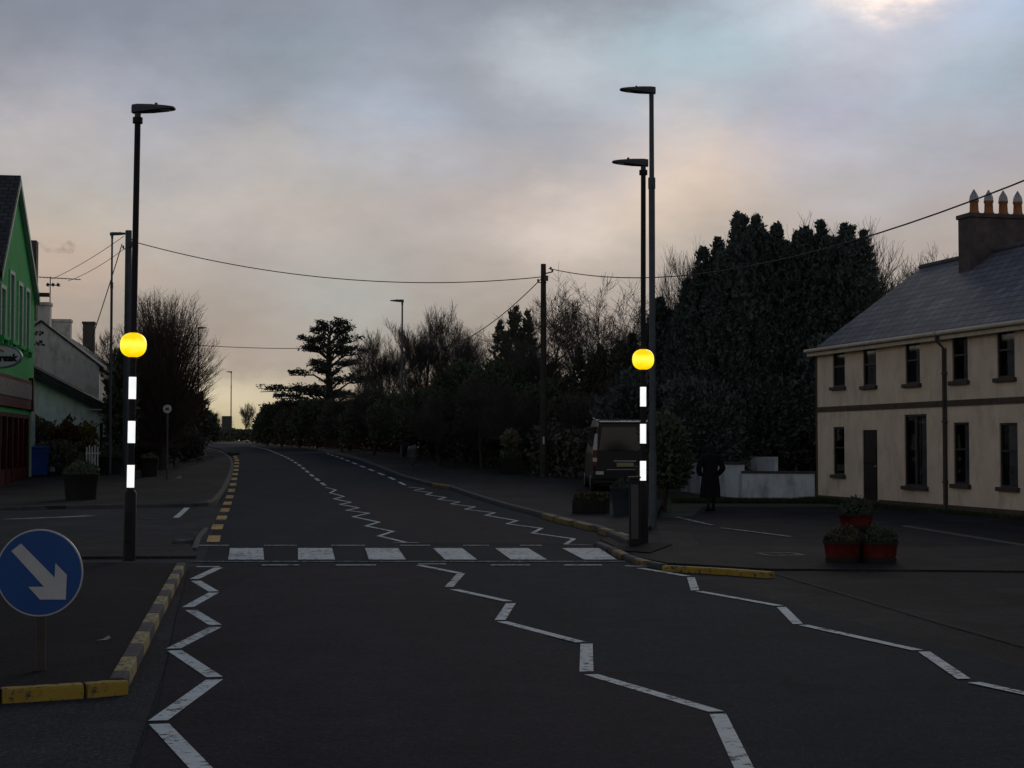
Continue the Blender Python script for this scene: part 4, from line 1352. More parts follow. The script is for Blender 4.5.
# projecting oval shop sign
sc = P(-1.5, 356.5, 49.0)
si = thing('hanging_sign', 'oval white shop sign projecting from the green wall', 'shop sign', (sc.x, sc.y, sc.z))
n = 48
RX, RYv = px_len(24, 49), px_len(12.2, 49)
ell = lambda k, y0, y1: MB().prism([(k * RX * math.cos(2 * PI * i / n), (RYv - RX * (1 - k)) * math.sin(2 * PI * i / n)) for i in range(n)], 'y', y0, y1)
rim = ell(1.0, -.07, .07).build('rim', MT['grey_sign'], si)
ell(.93, -.078, -.066).build('face', MT['white_sign'], rim)
MB().tube([(-RX * .7, 0, 0), (-RX - .45, 0, 0)], .03, 8).build('bracket', MT['lamp'], si)
def text_obj(txt, size, mat, par, loc, rx=PI / 2, rz=0.0, shear=.2, off=.012):
    cu = bpy.data.curves.new('lettering', 'FONT')
    cu.body = txt; cu.size = size; cu.align_x = 'CENTER'; cu.align_y = 'CENTER'
    cu.extrude = .006; cu.shear = shear; cu.offset = off
    tmp = bpy.data.objects.new('tmp', cu); COL.objects.link(tmp)
    bpy.context.view_layer.update()
    dg = bpy.context.evaluated_depsgraph_get()
    me = bpy.data.meshes.new_from_object(tmp.evaluated_get(dg))
    bpy.data.objects.remove(tmp)
    me.materials.clear(); me.materials.append(mat)
    o = bpy.data.objects.new('lettering', me); COL.objects.link(o)
    o.parent = par; o.location = loc; o.rotation_euler = (rx, 0, rz)
    return o
text_obj('Daybreak', .29, MT['black_sign'], rim, (.0, -.085, -.05), off=.018)
sw = MB()
pts = [(-RX * .55 + i * RX * .09, .11 + .10 * math.sin(i / 9 * PI) ) for i in range(10)]
for (a, b2), (c2, d2) in zip(pts, pts[1:]):
    sw.face([(a, -.082, b2), (c2, -.082, d2), (c2, -.082, d2 + .05), (a, -.082, b2 + .05)])
sw.build('red_swoosh', MT['red_sign'], rim)

# smoke drifting from the shop chimney
def smoke():
    m = bpy.data.materials.new('thin_chimney_smoke'); m.use_nodes = True
    nt = m.node_tree; nt.nodes.remove(nt.nodes['Principled BSDF'])
    pv = nt.nodes.new('ShaderNodeVolumePrincipled')
    pv.inputs['Color'].default_value = (.25, .24, .26, 1)
    n_ = noise(nt, coords(nt), 2.2, 5, .6)
    mm = nt.nodes.new('ShaderNodeMapRange'); mm.inputs[1].default_value = .42; mm.inputs[2].default_value = .7; mm.inputs[3].default_value = 0; mm.inputs[4].default_value = 1.5
    nt.links.new(n_, mm.inputs[0]); nt.links.new(mm.outputs[0], pv.inputs['Density'])
    nt.links.new(pv.outputs[0], nt.nodes['Material Output'].inputs['Volume'])
    mb = MB()
    a = P(38, 241, 62)
    pts = [a, P(42, 245.5, 62), P(47, 250, 62), P(54, 251, 62), P(60, 250.5, 62), P(66, 248.5, 62), P(71, 246, 62), P(76, 245, 62)]
    mb.tube([p - a for p in pts], [.05, .10, .12, .11, .13, .30, .28, .06], 14)
    o = mb.build('smoke', m, None, a)
    tag(o, 'thin dark smoke drifting right from the chimney behind the green gable', 'smoke', kind='stuff')
smoke()

# ---- old pale house beyond the shop (gable towards the camera)
HY = 68.0
ang = math.atan2(u.y, u.x) - PI / 2       # local x to the right, local y along the road away from us
ha = base(40, HY)
hb = thing('old_house', 'old pale gabled house with patchy render and three chimneys behind the shop', 'house', ha, ang)
eR = px_len(57, HY); e_z = P(97, 364, HY).z - ha.z; a_z = P(40, 321, HY).z - ha.z
ln = 21.5
mb = MB()
mb.face([(-eR, 0, -.5), (eR, 0, -.5), (eR, 0, e_z), (0, 0, a_z), (-eR, 0, e_z)])
mb.face([(eR, 0, -.5), (eR, ln, -.5), (eR, ln, e_z), (eR, 0, e_z)])
mb.face([(-eR, 0, -.5), (-eR, 0, e_z), (-eR, ln, e_z), (-eR, ln, -.5)])
mb.face([(-eR, ln, -.5), (-eR, ln, e_z), (0, ln, a_z), (eR, ln, e_z), (eR, ln, -.5)])
mb.build('wall', MT['oldwall'], hb)
mb = MB(); gable_roof(mb, -eR, eR, 0, e_z + .03, a_z + .05, -.06, ln, .2, .1)
hroof = mb.build('roof', MT['slated'], hb)
inv = Matrix.Rotation(-ang, 2)
def loc_of(px, py, Y):
    p = P(px, py, Y); q = inv @ Vector((p.x - ha.x, p.y - ha.y)); return q.x, q.y, p.z - ha.z
for i, (x, yt, ybm, wpx, Y) in enumerate(((41.5, 302, 330, 16, 68.3), (60, 319, 345, 20, 76), (88.5, 321.5, 372, 11, 88))):
    lx, ly, lz = loc_of(x, yt, Y); zb_ = loc_of(x, ybm, Y)[2]
    hw = px_len(wpx / 2, Y)
    c = MB(); c.bx(lx - hw, lx + hw, ly, ly + .7, zb_ - 1.0, lz - .14); c.bx(lx - hw - .05, lx + hw + .05, ly - .05, ly + .75, lz - .14, lz, 0, .02)
    cc_ = c.build('chimney', MT['oldwall'] if i < 2 else MT['brick'], hroof)
    if i == 2:
        MB().lathe([(.13, 0), (.1, .3), (.12, .32), (.08, .32)], 10, (lx, ly + .35, lz)).build('chimney_pot', MT['pot'], cc_) if False else None
# traces of old painted lettering / flaked plaster on the gable
st = MB()
rng = random.Random(4)
for x0_, y0_, n_ in ((34.5, 333, 4), (34.5, 343.5, 5)):
    for k in range(n_):
        x = x0_ + k * 2.4
        lx, _, lz = loc_of(x, y0_, HY)
        for _k in range(3):
            st.box((lx + rng.uniform(-.04, .04), -.006, lz + rng.uniform(-.08, .08)), (rng.uniform(.03, .1), .008, rng.uniform(.03, .14)), 0)
st.build('flaked_patches', MT['coping'], hb)
# tv aerial on the front chimney
ar = P(50, 302, 69)
ae = thing('television_aerial', 'long television aerial on a mast above the old house chimney', 'aerial', ar)
at_ = P(50, 279, 69)
m = MB(); m.tube([(0, 0, -.5), (0, 0, at_.z - ar.z + .1)], .025, 6); m.build('mast', MT['lamp'], ae)
m = MB(); z_ = at_.z - ar.z
m.tube([(-.5, 0, z_ + .09), (1.32, 0, z_ - .02)], .018, 6)
m.build('boom', MT['lamp'], ae)
m = MB()
for i in range(12):
    x = -.45 + i * .155
    m.tube([(x, -.2, z_ + .06 - i * .008), (x, .2, z_ + .06 - i * .008)], .009, 4)
m.tube([(-.14, -.1, z_ - .22), (.42, .1, z_ - .30)], .02, 5)
for x in (-.1, .12, .34): m.box((x, 0, z_ - .25), (.12, .05, .14), 0, Matrix.Rotation(.5, 3, 'Y'))
m.build('element', MT['lamp'], ae)

# ---- white lean-to outhouse in front of it
OY = 64.0
oa = base(33, OY)
oh = thing('outhouse', 'limewashed outhouse with a sloping dark slate roof beside the green shop', 'outhouse', oa, ang)
wR = px_len(74, OY)
zl_ = P(33, 372, OY).z - oa.z; zr_ = P(106, 411, OY).z - oa.z
mb = MB()
k = (zl_ - zr_) / wR
mb.face([(-3, 0, -.4), (wR, 0, -.4), (wR, 0, zr_), (-3, 0, zl_ + 3 * k)])
mb.face([(wR, 0, -.4), (wR, 4.6, -.4), (wR, 4.6, zr_), (wR, 0, zr_)])
mb.face([(-3, 4.6, -.4), (-3, 4.6, zl_ + 3 * k), (wR, 4.6, zr_), (wR, 4.6, -.4)])
mb.build('wall', MT['lime'], oh)
mb = MB()
th = .22
def rz_(x): return zl_ - k * x
xo = wR + .2
L_ = math.hypot(xo + 3, rz_(-3) - rz_(xo))
mb.face([(xo, -.45, rz_(xo) + th), (xo, 3.4, rz_(xo) + th), (-3, 3.4, rz_(-3) + th), (-3, -.45, rz_(-3) + th)], 0, [(0, 0), (3.85, 0), (3.85, L_), (0, L_)])
mb.face([(xo, -.45, rz_(xo) - .2), (-3, -.45, rz_(-3) - .34), (-3, -.45, rz_(-3) + th), (xo, -.45, rz_(xo) + th)])
mb.face([(xo, -.45, rz_(xo) - .2), (xo, 3.4, rz_(xo) - .2), (-3, 3.4, rz_(-3) - .34), (-3, -.45, rz_(-3) - .34)])
mb.face([(xo, -.45, rz_(xo) - .2), (xo, -.45, rz_(xo) + th), (xo, 3.4, rz_(xo) + th), (xo, 3.4, rz_(xo) - .2)])
orf = mb.build('roof', MT['slated'], oh)
lx0, lx1 = px_len(89 - 33, OY), px_len(109 - 33, OY)
zz = P(98, 409, OY).z - oa.z
MB().bx(lx0, lx1, -.5, .0, zz - .06, zz, 0, .01).build('canopy', MT['fascia'], oh)
dx = px_len(99.5 - 33, OY)
MB().bx(dx - .06, dx + .06, -.02, .04, P(99, 452, OY).z - oa.z, P(99, 423, OY).z - oa.z).build('door', MT['door'], oh)
# white picket panel
gp = base(93, 59.6)
pf = thing('picket_fence', 'short piece of white picket fence in front of the outhouse', 'fence', gp, ang)
m = MB()
for i in range(5): m.bx(-.24 + i * .1, -.19 + i * .1, 0, .02, 0, 1.22 + .06 * (i % 2))
m.build('pickets', MT['signw'], pf)
m = MB()
for z in (.35, .95): m.bx(-.27, .27, .022, .05, z, z + .06)
m.build('rails', MT['signw'], pf)

# ------------------------------------------------------------------ vegetation
def leaf_quads(C, size, rng, flat=0.0, dirs=None, aspect=.5):
    """one rhombus leaf per centre"""
    n = len(C)
    a = dirs if dirs is not None else rng.normal(size=(n, 3))
    a = a + rng.normal(size=(n, 3)) * .5
    a[:, 2] *= (1 - flat)
    a /= np.linalg.norm(a, axis=1, keepdims=True) + 1e-9
    b = rng.normal(size=(n, 3)); b[:, 2] *= (1 - flat)
    b -= a * (a * b).sum(1, keepdims=True)
    b /= np.linalg.norm(b, axis=1, keepdims=True) + 1e-9
    s = (size * rng.uniform(.6, 1.4, size=(n, 1)))
    V = np.stack([C - a * s, C + b * s * aspect - a * s * .1, C + a * s, C - b * s * aspect - a * s * .1], 1).reshape(-1, 3)
    Q = np.arange(4 * n).reshape(n, 4)
    return V, Q
def smooth_noise(rng, k=7):
    W = rng.normal(size=(k, 3)) * 1.0; ph = rng.uniform(0, 2 * PI, k); am = rng.uniform(.5, 1, k)
    def f(X): return (np.sin(X @ W.T + ph) * am).sum(1) / am.sum()
    return f

def conifer(seed, H, R, n=9000, leaf=.16, top_sharp=.8, skirt=.0, mat='cypress', ragged=.3):
    """columnar evergreen: sprays of leaves over a hidden dark skeleton; returns trunk MB and crown arrays"""
    rng = np.random.default_rng(seed)
    f = smooth_noise(rng)
    k = 10
    ns = n // k
    t = rng.uniform(0, 1, ns) ** .8
    ang = rng.uniform(0, 2 * PI, ns)
    rp = R * np.minimum(1, (1 - t) / .55) ** top_sharp
    X = np.stack([np.cos(ang) * 2.2, np.sin(ang) * 2.2, t * H * 1.3], 1)
    rp = rp * (1 + ragged * f(X) + .18 * f(X * 2.7 + 5))
    depth = 1 - np.abs(rng.normal(size=ns)) * .33
    depth = np.clip(depth, .1, 1.05)
    r = rp * depth
    z = t * H
    C0 = np.stack([np.cos(ang) * r, np.sin(ang) * r, z], 1)
    nl = 5
    la = rng.uniform(0, 2 * PI, nl); lr = R * rng.uniform(.40, .95, nl); lh = rng.uniform(.80, .97, nl)
    lr[0], lh[0] = 0, 1.0
    j = rng.choice(nl, ns, p=[.28] + [.18] * (nl - 1))
    up = np.clip((t - .5) / .5, 0, 1)
    top = up > 0
    C0[top, 0] = (C0[top, 0] * (1 - .42 * up[top])) + (np.cos(la[j]) * lr[j])[top] * np.minimum(1, up[top] * 2)
    C0[top, 1] = (C0[top, 1] * (1 - .42 * up[top])) + (np.sin(la[j]) * lr[j])[top] * np.minimum(1, up[top] * 2)
    C0[top, 2] = H * .5 + up[top] * H * .5 * lh[j][top]
    out = np.stack([np.cos(ang), np.sin(ang), np.full(ns, .75) + .6 * t], 1)
    out /= np.linalg.norm(out, axis=1, keepdims=True)
    L_ = leaf * 2.6 * rng.uniform(.6, 1.4, (ns, 1)) * (1 - .55 * t[:, None] ** 3)
    C = (C0[:, None, :] + out[:, None, :] * L_[:, None, :] * (np.linspace(0, 1, k)[None, :, None]) + rng.normal(size=(ns, k, 3)) * leaf * .42).reshape(-1, 3)
    d = np.repeat(out, k, 0)
    V, Q = leaf_quads(C, leaf, rng, dirs=d, aspect=.42)
    tr = MB(); tr.tube([(0, 0, -.3), (0, 0, H * .4), (0, 0, H * .86)], [R * .12, R * .08, .02], 8)
    return tr, V, Q

def bush_arrays(seed, rx, ry, H, n=3500, leaf=.09, lumps=7, mat=None, z0=0.05):
    """rounded shrub made of several leafy lobes of leaf clumps"""
    rng = np.random.default_rng(seed)
    f = smooth_noise(rng)
    cs = []
    k = 8
    ns = n // k
    d = rng.normal(size=(ns, 3)); d /= np.linalg.norm(d, axis=1, keepdims=True)
    d[:, 2] = np.where(d[:, 2] < -.55, -d[:, 2], d[:, 2])
    rr = np.clip(1 - np.abs(rng.normal(size=ns)) * .28, .1, 1.1)
    lump = 1 + .33 * f(d * 3.0) + .2 * f(d * 6.5 + 3)
    S = np.array([rx, ry, H / 2])
    C0 = d * rr[:, None] * lump[:, None] * S + np.array([0, 0, H / 2 + z0])
    C0[:, 2] = np.maximum(C0[:, 2], z0)
    C = (C0[:, None, :] + rng.normal(size=(ns, k, 3)) * leaf * 1.0).reshape(-1, 3)
    dd = np.repeat(d + np.array([0, 0, .4]), k, 0)
    V, Q = leaf_quads(C, leaf, rng, dirs=dd)
    return V, Q
def stems_mb(H, r, rng, n=5, spread=.35):
    m = MB()
    for i in range(n):
        a = 2 * PI * i / n + rng.uniform(-.3, .3)
        m.tube([(0, 0, -.05), (math.cos(a) * spread * .4, math.sin(a) * spread * .4, H * .4), (math.cos(a) * spread, math.sin(a) * spread, H * .75)], [r, r * .7, r * .3], 5)
    return m

def plant_conifer(seed, label, px, Y, top_py, R, name='evergreen_tree', cat='tree', group='tall evergreens', **kw):
    b = base(px, Y); H = P(px, top_py, Y).z - b.z
    tr, V, Q = conifer(seed, H, R, **{k: v for k, v in kw.items() if k != 'mat'})
    t = thing(name, label, cat, b, 0, group)
    tr.build('trunk', MT['bark'], t)
    np_mesh('crown', V, Q, MT[kw.get('mat', 'cypress')], t)
    return t
def plant_bush(seed, label, px, Y, top_py, wpx, name='shrub', cat='shrub', group=None, mat='evergreen', n=4000, leaf=.12, depth=1.0):
    b = base(px, Y); H = P(px, top_py, Y).z - b.z
    rx = px_len(wpx / 2, Y)
    V, Q = bush_arrays(seed, rx, rx * depth, H, n, leaf)
    t = thing(name, label, cat, b, 0, group)
    stems_mb(H, .05, random.Random(seed), 6, rx * .5).build('stems', MT['bark'], t)
    np_mesh('foliage', V, Q, MT[mat], t)
    return t

def bare_tree(seed, H, spread=.5, trunk_r=.16, levels=5, kids=(4, 6), upright=.45, clear=.18, twig_r=.010, dens=1.0, curve=.10, ivy=0, mat='twig', tip=1.0):
    """recursive limbs; trunk and limbs in one mesh, the fine twigs in a second"""
    rng = random.Random(seed)
    limbs, twigs = MB(), MB()
    def grow(p, d, L_, r, lev):
        n = 4 if lev < 2 else 3
        pts, rs, dirs = [p.copy()], [r], [d.copy()]
        q = p.copy(); dd = d.copy()
        for i in range(n):
            dd = dd + Vector((rng.uniform(-1, 1), rng.uniform(-1, 1), rng.uniform(-.6, 1) + upright * .5)) * curve * (1 + lev * .25)
            dd.normalize()
            q = q + dd * (L_ / n)
            pts.append(q.copy()); rs.append(max(twig_r * .6, r * (1 - .6 * (i + 1) / n))); dirs.append(dd.copy())
        tgt = limbs if lev < 3 else twigs
        tgt.tube(pts, rs, 7 if lev == 0 else (5 if lev < 3 else 3), 0, False, True)
        if lev >= levels: return
        nk = int(round(rng.uniform(*kids) * (dens if lev > 0 else 1.3)))
        for i in range(nk):
            t = rng.uniform(clear if lev == 0 else .25, 1.0)
            if i == 0: t = 1.0
            idx = t * n; j = min(n - 1, int(idx))
            pos = pts[j].lerp(pts[j + 1], idx - j)
            base_d = dirs[j + 1]
            a = rng.uniform(0, 2 * PI)
            o = base_d.orthogonal().normalized()
            side = (o * math.cos(a) + base_d.cross(o) * math.sin(a))
            sp = spread * rng.uniform(.6, 1.25) * (.3 if i == 0 else 1)
            nd = (base_d * (1 - sp * .5) + side * sp + Vector((0, 0, upright * (.5 if lev < 3 else .3)))).normalized()
            grow(pos, nd, L_ * rng.uniform(.50, .74) * (1.0 if lev else .95), max(twig_r, rs[j] * rng.uniform(.45, .62)), lev + 1)
    grow(Vector((0, 0, -.15)), Vector((rng.uniform(-.05, .05), rng.uniform(-.05, .05), 1)).normalized(), H * .46, trunk_r, 0)
    zmax = max(v[2] for v in twigs.v) if twigs.v else H
    s = H / zmax
    for mb in (limbs, twigs):
        mb.v = [(x * s, y * s, z * s) for x, y, z in mb.v]
    return limbs, twigs
BARE = {}
def plant_bare(kind, label, px, Y, top_py, rz=0.0, wscale=1.0, group='bare trees', name='bare_tree', **kw):
    """first of a kind is built; later ones are copies sharing its meshes"""
    b = base(px, Y); H = P(px, top_py, Y).z - b.z
    if kind not in BARE:
        limbs, twigs = bare_tree(**kw)
        t = thing(name, label, 'tree', b, rz, group)
        limbs.build('trunk', MT['bark'], t); twigs.build('crown', MT[kw.get('mat', 'twig')], t)
        h0 = max(v[2] for v in twigs.v)
        BARE[kind] = (t, h0)
    else:
        t0, h0 = BARE[kind]
        t = copy_thing(t0, label, b, rz, group=group)
    s = H / BARE[kind][1]
    t.scale = (s * wscale, s * wscale, s)
    return t

# tall evergreens right of the road, behind the white walls
for i, (px, Y, ty, R, lab) in enumerate([
    (739, 57, 214, 1.1, 'tall dark evergreen with the sharp leftmost tip of the big row'),
    (757, 58.5, 217, 1.1, 'tall dark evergreen second from the left of the big row'),
    (778, 57.5, 224, 1.25, 'broad topped tall evergreen third from the left of the big row'),
    (799, 60, 233, 1.15, 'slightly lower evergreen in the middle dip of the big row'),
    (822, 58, 222, 1.15, 'tall rounded evergreen second from the right of the big row'),
    (846, 57.5, 226, 1.1, 'tall evergreen at the right end beside the slate roof'),
    (855, 58.8, 252, .9, 'shorter evergreen on the outer right flank over the roof verge'),
    (719, 56, 240, 1.1, 'evergreen with a low tip left of the sharpest one in the big row'),
    (708, 57, 266, 1.1, 'shorter evergreen forming the left shoulder of the big row'),
    (688, 58, 292, 1.15, 'dark evergreen low on the left flank of the big row'),
    (748, 61.5, 234, 1.35, 'evergreen filling the gap behind the two leftmost tall tips of the big row'),
    (768, 61.5, 238, 1.4, 'evergreen filling the gap behind the second and third tall tips of the big row'),
    (788, 61.8, 243, 1.4, 'evergreen standing behind the middle dip of the big row'),
    (811, 61.8, 240, 1.4, 'evergreen filling the gap right of the middle dip of the big row'),
    (834, 61.5, 239, 1.35, 'evergreen filling the gap between the two rightmost tall tips of the big row'),
    (660, 60, 300, 1.1, 'dark evergreen rising directly behind the right beacon'),
]):
    plant_conifer(100 + i, lab, px, Y, ty, R, n=32000, leaf=.08, top_sharp=.55, ragged=.42)
# fill low down so the row closes towards the ground
for i, (px, Y, ty, w, lab) in enumerate([
    (700, 55, 385, 80, 'dense evergreen undergrowth behind the left white wall'), (765, 57, 380, 90, 'dense evergreen undergrowth behind the long white wall'),
    (838, 56, 340, 84, 'dense evergreen undergrowth against the gable of the cream house'), (640, 58, 375, 90, 'dense evergreen undergrowth behind the parked van')]):
    plant_bush(130 + i, lab, px, Y, ty, w, mat='cypress', n=14000, leaf=.10, group='evergreen undergrowth')
# ivy clad and darker trees left of the beacon
for i, (px, Y, ty, R, m_, lab) in enumerate([
    (516, 76, 308, 1.25, 'evergreen', 'pointed dark evergreen left of the right utility pole'),
    (532, 74, 356, 1.2, 'ivy', 'low dark evergreen right at the utility pole'),
    (601, 68, 348, 1.0, 'ivy', 'ivy clad evergreen column between the utility pole and the beacon'),
    (632, 66, 336, 1.05, 'ivy', 'ivy clad evergreen just left of the beacon globe')]):
    plant_conifer(150 + i, lab, px, Y, ty, R, n=17000, leaf=.09, mat=m_, group='dark evergreens')
for i, (px, Y, ty, w, m_, lab) in enumerate([
    (575, 64, 398, 70, 'ivy', 'dark shrub mass between the utility pole and the van'),
    (550, 68, 384, 80, 'evergreen', 'dark evergreen bulk behind the utility pole'),
    (500, 70, 366, 80, 'laurel', 'broad mid green shrub left of the utility pole'),
    (465, 73, 364, 76, 'laurel', 'broad green tree shaped shrub behind the topiary planter'),
    (432, 78, 392, 70, 'evergreen', 'dark rounded evergreen beside the right verge lamp'),
    (404, 84, 394, 70, 'evergreen', 'dark thicket behind the street lamp on the right verge'),
    (375, 90, 398, 66, 'ivy', 'dark thicket right of the cedar'),
    (350, 98, 404, 60, 'ivy', 'dark thicket at the right foot of the cedar'),
    (318, 106, 402, 62, 'evergreen', 'dark thicket under the cedar limbs'),
    (282, 118, 402, 50, 'evergreen', 'dark bush at the left end of the roadside trees'),
    (300, 112, 408, 50, 'ivy', 'low dark bush left of the cedar trunk'),
    (268, 124, 416, 26, 'ivy', 'smallest dark bush nearest the distant bend')]):
    plant_bush(170 + i, lab, px, Y, ty, w, mat=m_, n=16000, leaf=.09, group='roadside thickets', depth=.8)
# hedges along the back of the right footpath
def hedge(seed, label, a, b2, hgt, wid, mat, n, leaf=.1):
    rng = np.random.default_rng(seed); f = smooth_noise(rng)
    a, b2 = Vector(a), Vector(b2)
    L_ = (b2 - a).length; ang_ = math.atan2(b2.y - a.y, b2.x - a.x)
    x = rng.uniform(0, L_, n); y = rng.normal(size=n) * wid * .33; z = hgt * rng.uniform(0, 1, n) ** .8
    z = z * (1 + .22 * f(np.stack([x * 1.5, y, y * 0], 1)))
    zo = np.array([g(a.y + (b2.y - a.y) * q / L_) for q in x]) - g(a.y)
    V, Q = leaf_quads(np.stack([x, y, z + zo], 1), leaf, rng)
    t = thing('hedge', label, 'hedge', (a.x, a.y, g(a.y)), ang_)
    m = MB()
    m.tube([(x_, .05 * math.sin(x_ * 3), g(a.y + (b2.y - a.y) * x_ / L_) - g(a.y) + .12) for x_ in [L_ * q / 24 for q in range(25)]], .06, 6)
    m.build('woody_base', MT['bark'], t)
    np_mesh('foliage', V, Q, MT[mat], t)
    return t
h0, h1 = base(256, 150), base(418, 88)
hedge(301, 'brown leaved hedge along the back of the right verge', (h0.x, h0.y), (h1.x, h1.y), 1.25, .9, 'beech', 9000, .12)
h0, h1 = base(425, 86), base(535, 66)
hedge(302, 'dark hedge behind the topiary planter and utility pole', (h0.x, h0.y), (h1.x, h1.y), 1.5, 1.2, 'ivy', 9000, .12)
h0, h1 = base(545, 62), base(680, 54)
hedge(303, 'dark hedge behind the parked van', (h0.x, h0.y), (h1.x, h1.y), 1.9, 1.2, 'ivy', 9000, .12)
h0, h1 = base(140, 130), base(216, 168)
hedge(304, 'dark low hedge on the outside of the distant left bend', (h0.x, h0.y), (h1.x, h1.y), 1.5, 1.4, 'ivy', 6000, .16)
h0, h1 = base(214, 172), base(262, 200)
hedge(305, 'thin hedge at the crest of the road under the far lamp', (h0.x, h0.y), (h1.x, h1.y), 1.3, 1.4, 'ivy', 5000, .16)

# cedar with flat plates of foliage
def cedar(label, px, Y, top_py):
    rng = np.random.default_rng(55); pr = random.Random(55)
    b = base(px, Y); H = P(px, top_py, Y).z - b.z
    t = thing('cedar_tree', label, 'tree', b)
    m = MB(); cents, dirs = [], []
    s = Y / F
    trunk = [Vector((0, 0, -.3)), Vector((.05, 0, H * .35)), Vector((-.15, 0, H * .62)), Vector((-.1, 0, H * .86)), Vector((.05, 0, H * .96))]
    m.tube(trunk, [.34, .28, .2, .12, .05], 9)
    # (side, height px above ground line, reach px, droop)
    limbs = [(-1, 62, 72, 8), (-1, 44, 66, 2), (-1, 75, 46, 4), (-1, 96, 40, -4), (-1, 107, 34, -2), (-1, 112, 22, -6), (-1, 84, 28, 2), (1, 119, 20, -6), (1, 110, 26, -12), (1, 102, 28, -10), (1, 92, 40, -4), (1, 80, 36, -8), (1, 66, 44, -2), (-1, 118, 14, -6), (1, 52, 40, 0), (-1, 52, 52, 4)]
    for (sd, hp, rc, dr) in limbs:
        for rep in range(2 if rc < 40 else 3):
            az2 = (0 if sd > 0 else PI) + (pr.uniform(-.35, .35) if rep == 0 else pr.uniform(.5, 1.3) * (1 if rep == 1 else -1))
            R_ = rc * s * pr.uniform(.72, 1.08) * (1 if rep == 0 else .75)
            z0_ = hp * s + (0 if rep == 0 else pr.uniform(-.25, .25))
            tz = z0_ - dr * s * .6
            p0 = Vector((0, 0, z0_ - R_ * .30)); p3 = Vector((math.cos(az2) * R_, math.sin(az2) * R_, tz))
            p1 = p0.lerp(p3, .4) + Vector((0, 0, R_ * .16)); 
            m.tube([p0, p1, p3], [.10, .06, .025], 5)
            nn = int(48 + 40 * R_); ph = pr.uniform(0, 6.3); fq = pr.uniform(7, 11)
            for _ in range(nn):
                q = pr.uniform(.3, 1.04)
                if math.sin(q * fq + ph) < -.25: continue
                w = R_ * .26 * math.sin(min(1, q) * PI * .85 + .25)
                c = (p0.lerp(p1, q / .4) if q < .4 else p1.lerp(p3, (q - .4) / .6))
                sdv = Vector((-math.sin(az2), math.cos(az2), 0))
                c = c + sdv * pr.gauss(0, 1) * w + Vector((math.cos(az2), math.sin(az2), 0)) * pr.gauss(0, .12)
                c.z += .04 + abs(pr.gauss(0, .13)) + .10 * math.sin(q * fq + ph) + .25 * max(0, q - .7)
                # tufts of short needles
                for _k in range(5):
                    cents.append((c.x + pr.gauss(0, .14), c.y + pr.gauss(0, .14), c.z + pr.gauss(0, .06)))
    C = np.array(cents)
    V, Q = leaf_quads(C, .105, rng, flat=.4, aspect=.45)
    m.build('trunk', MT['bark'], t)
    np_mesh('crown', V, Q, MT['cedarleaf'], t)
cedar('dark cedar with flat spreading layers standing above the roadside thickets', 330, 112, 324)

# bare trees
plant_bare('oak', 'bare tree with a round twiggy crown just right of the utility pole', 570, 72, 266, 0, 1.45, seed=3, H=9, spread=.72, trunk_r=.2, levels=5, kids=(4.8, 6.4), upright=.40, clear=.35, twig_r=.008)
plant_bare('ash', 'bare knobbly tree between the utility pole and the right beacon', 612, 76, 266, 0, 1.4, seed=8, H=9, spread=.62, trunk_r=.2, levels=5, kids=(4.6, 6), upright=.3, clear=.3, twig_r=.008)
plant_bare('oak', 'bare tree partly hidden behind the right beacon and lamp columns', 636, 82, 268, 2.1, 1.3)
plant_bare('poplar', 'thin upright bare tree left of the tall evergreens', 692, 74, 234, 0, 1.0, seed=12, H=10, spread=.42, trunk_r=.13, levels=4, kids=(6, 8.5), upright=.85, clear=.2, twig_r=.008)
plant_bare('poplar', 'second thin bare tree close against the tall evergreens', 712, 78, 242, 2.0, 1.0)
plant_bare('poplar', 'bare twiggy tree top showing above the right evergreens', 828, 76, 213, 1.0, 1.2)
plant_bare('poplar', 'bare twiggy tree top behind the rightmost evergreen', 858, 78, 212, 4.0, 1.3)
plant_bare('oak', 'bare spreading tree behind the slate roof beside the evergreens', 893, 74, 238, 4.2, 1.15)
plant_bare('ash', 'bare tree low behind the slate roof near the chimney', 928, 78, 246, 3.0, 1.1)
plant_bare('fan', 'tallest bare tree of the left clump behind the verge lamp', 424, 88, 296, 0, 1.15, seed=21, H=9, spread=.45, trunk_r=.16, levels=5, kids=(4.6, 6.4), upright=.6, clear=.2, twig_r=.008)
plant_bare('fan', 'bare tree just right of the verge lamp clump', 446, 86, 308, 1.4, 1.2)
plant_bare('fan', 'bare tree filling the gap left of the verge lamp', 388, 96, 322, 2.6, 1.25)
plant_bare('fan', 'bare tree close to the right side of the cedar', 374, 104, 332, 3.9, 1.0)
plant_bare('oak', 'fine bare tree between the verge lamp clump and the pointed evergreen', 476, 84, 330, 5.1, 1.15)
plant_bare('ash', 'small bare tree left of the pointed evergreen', 458, 92, 322, 5.1, 1.1)
plant_bare('oak', 'low bare tree filling the hollow between the cedar and the verge lamp', 408, 90, 345, 3.3, 1.5)
plant_bare('oak', 'low wide bare tree behind the broad green shrubs', 492, 80, 345, 2.9, 1.3)
plant_bare('poplar', 'bare tree top rising above the roof ridge left of the chimney', 908, 80, 240, 2.6, 1.6)
plant_bare('poplar', 'bare tree leaning out behind the last evergreen over the roof verge', 880, 76, 244, 5.2, 1.5)
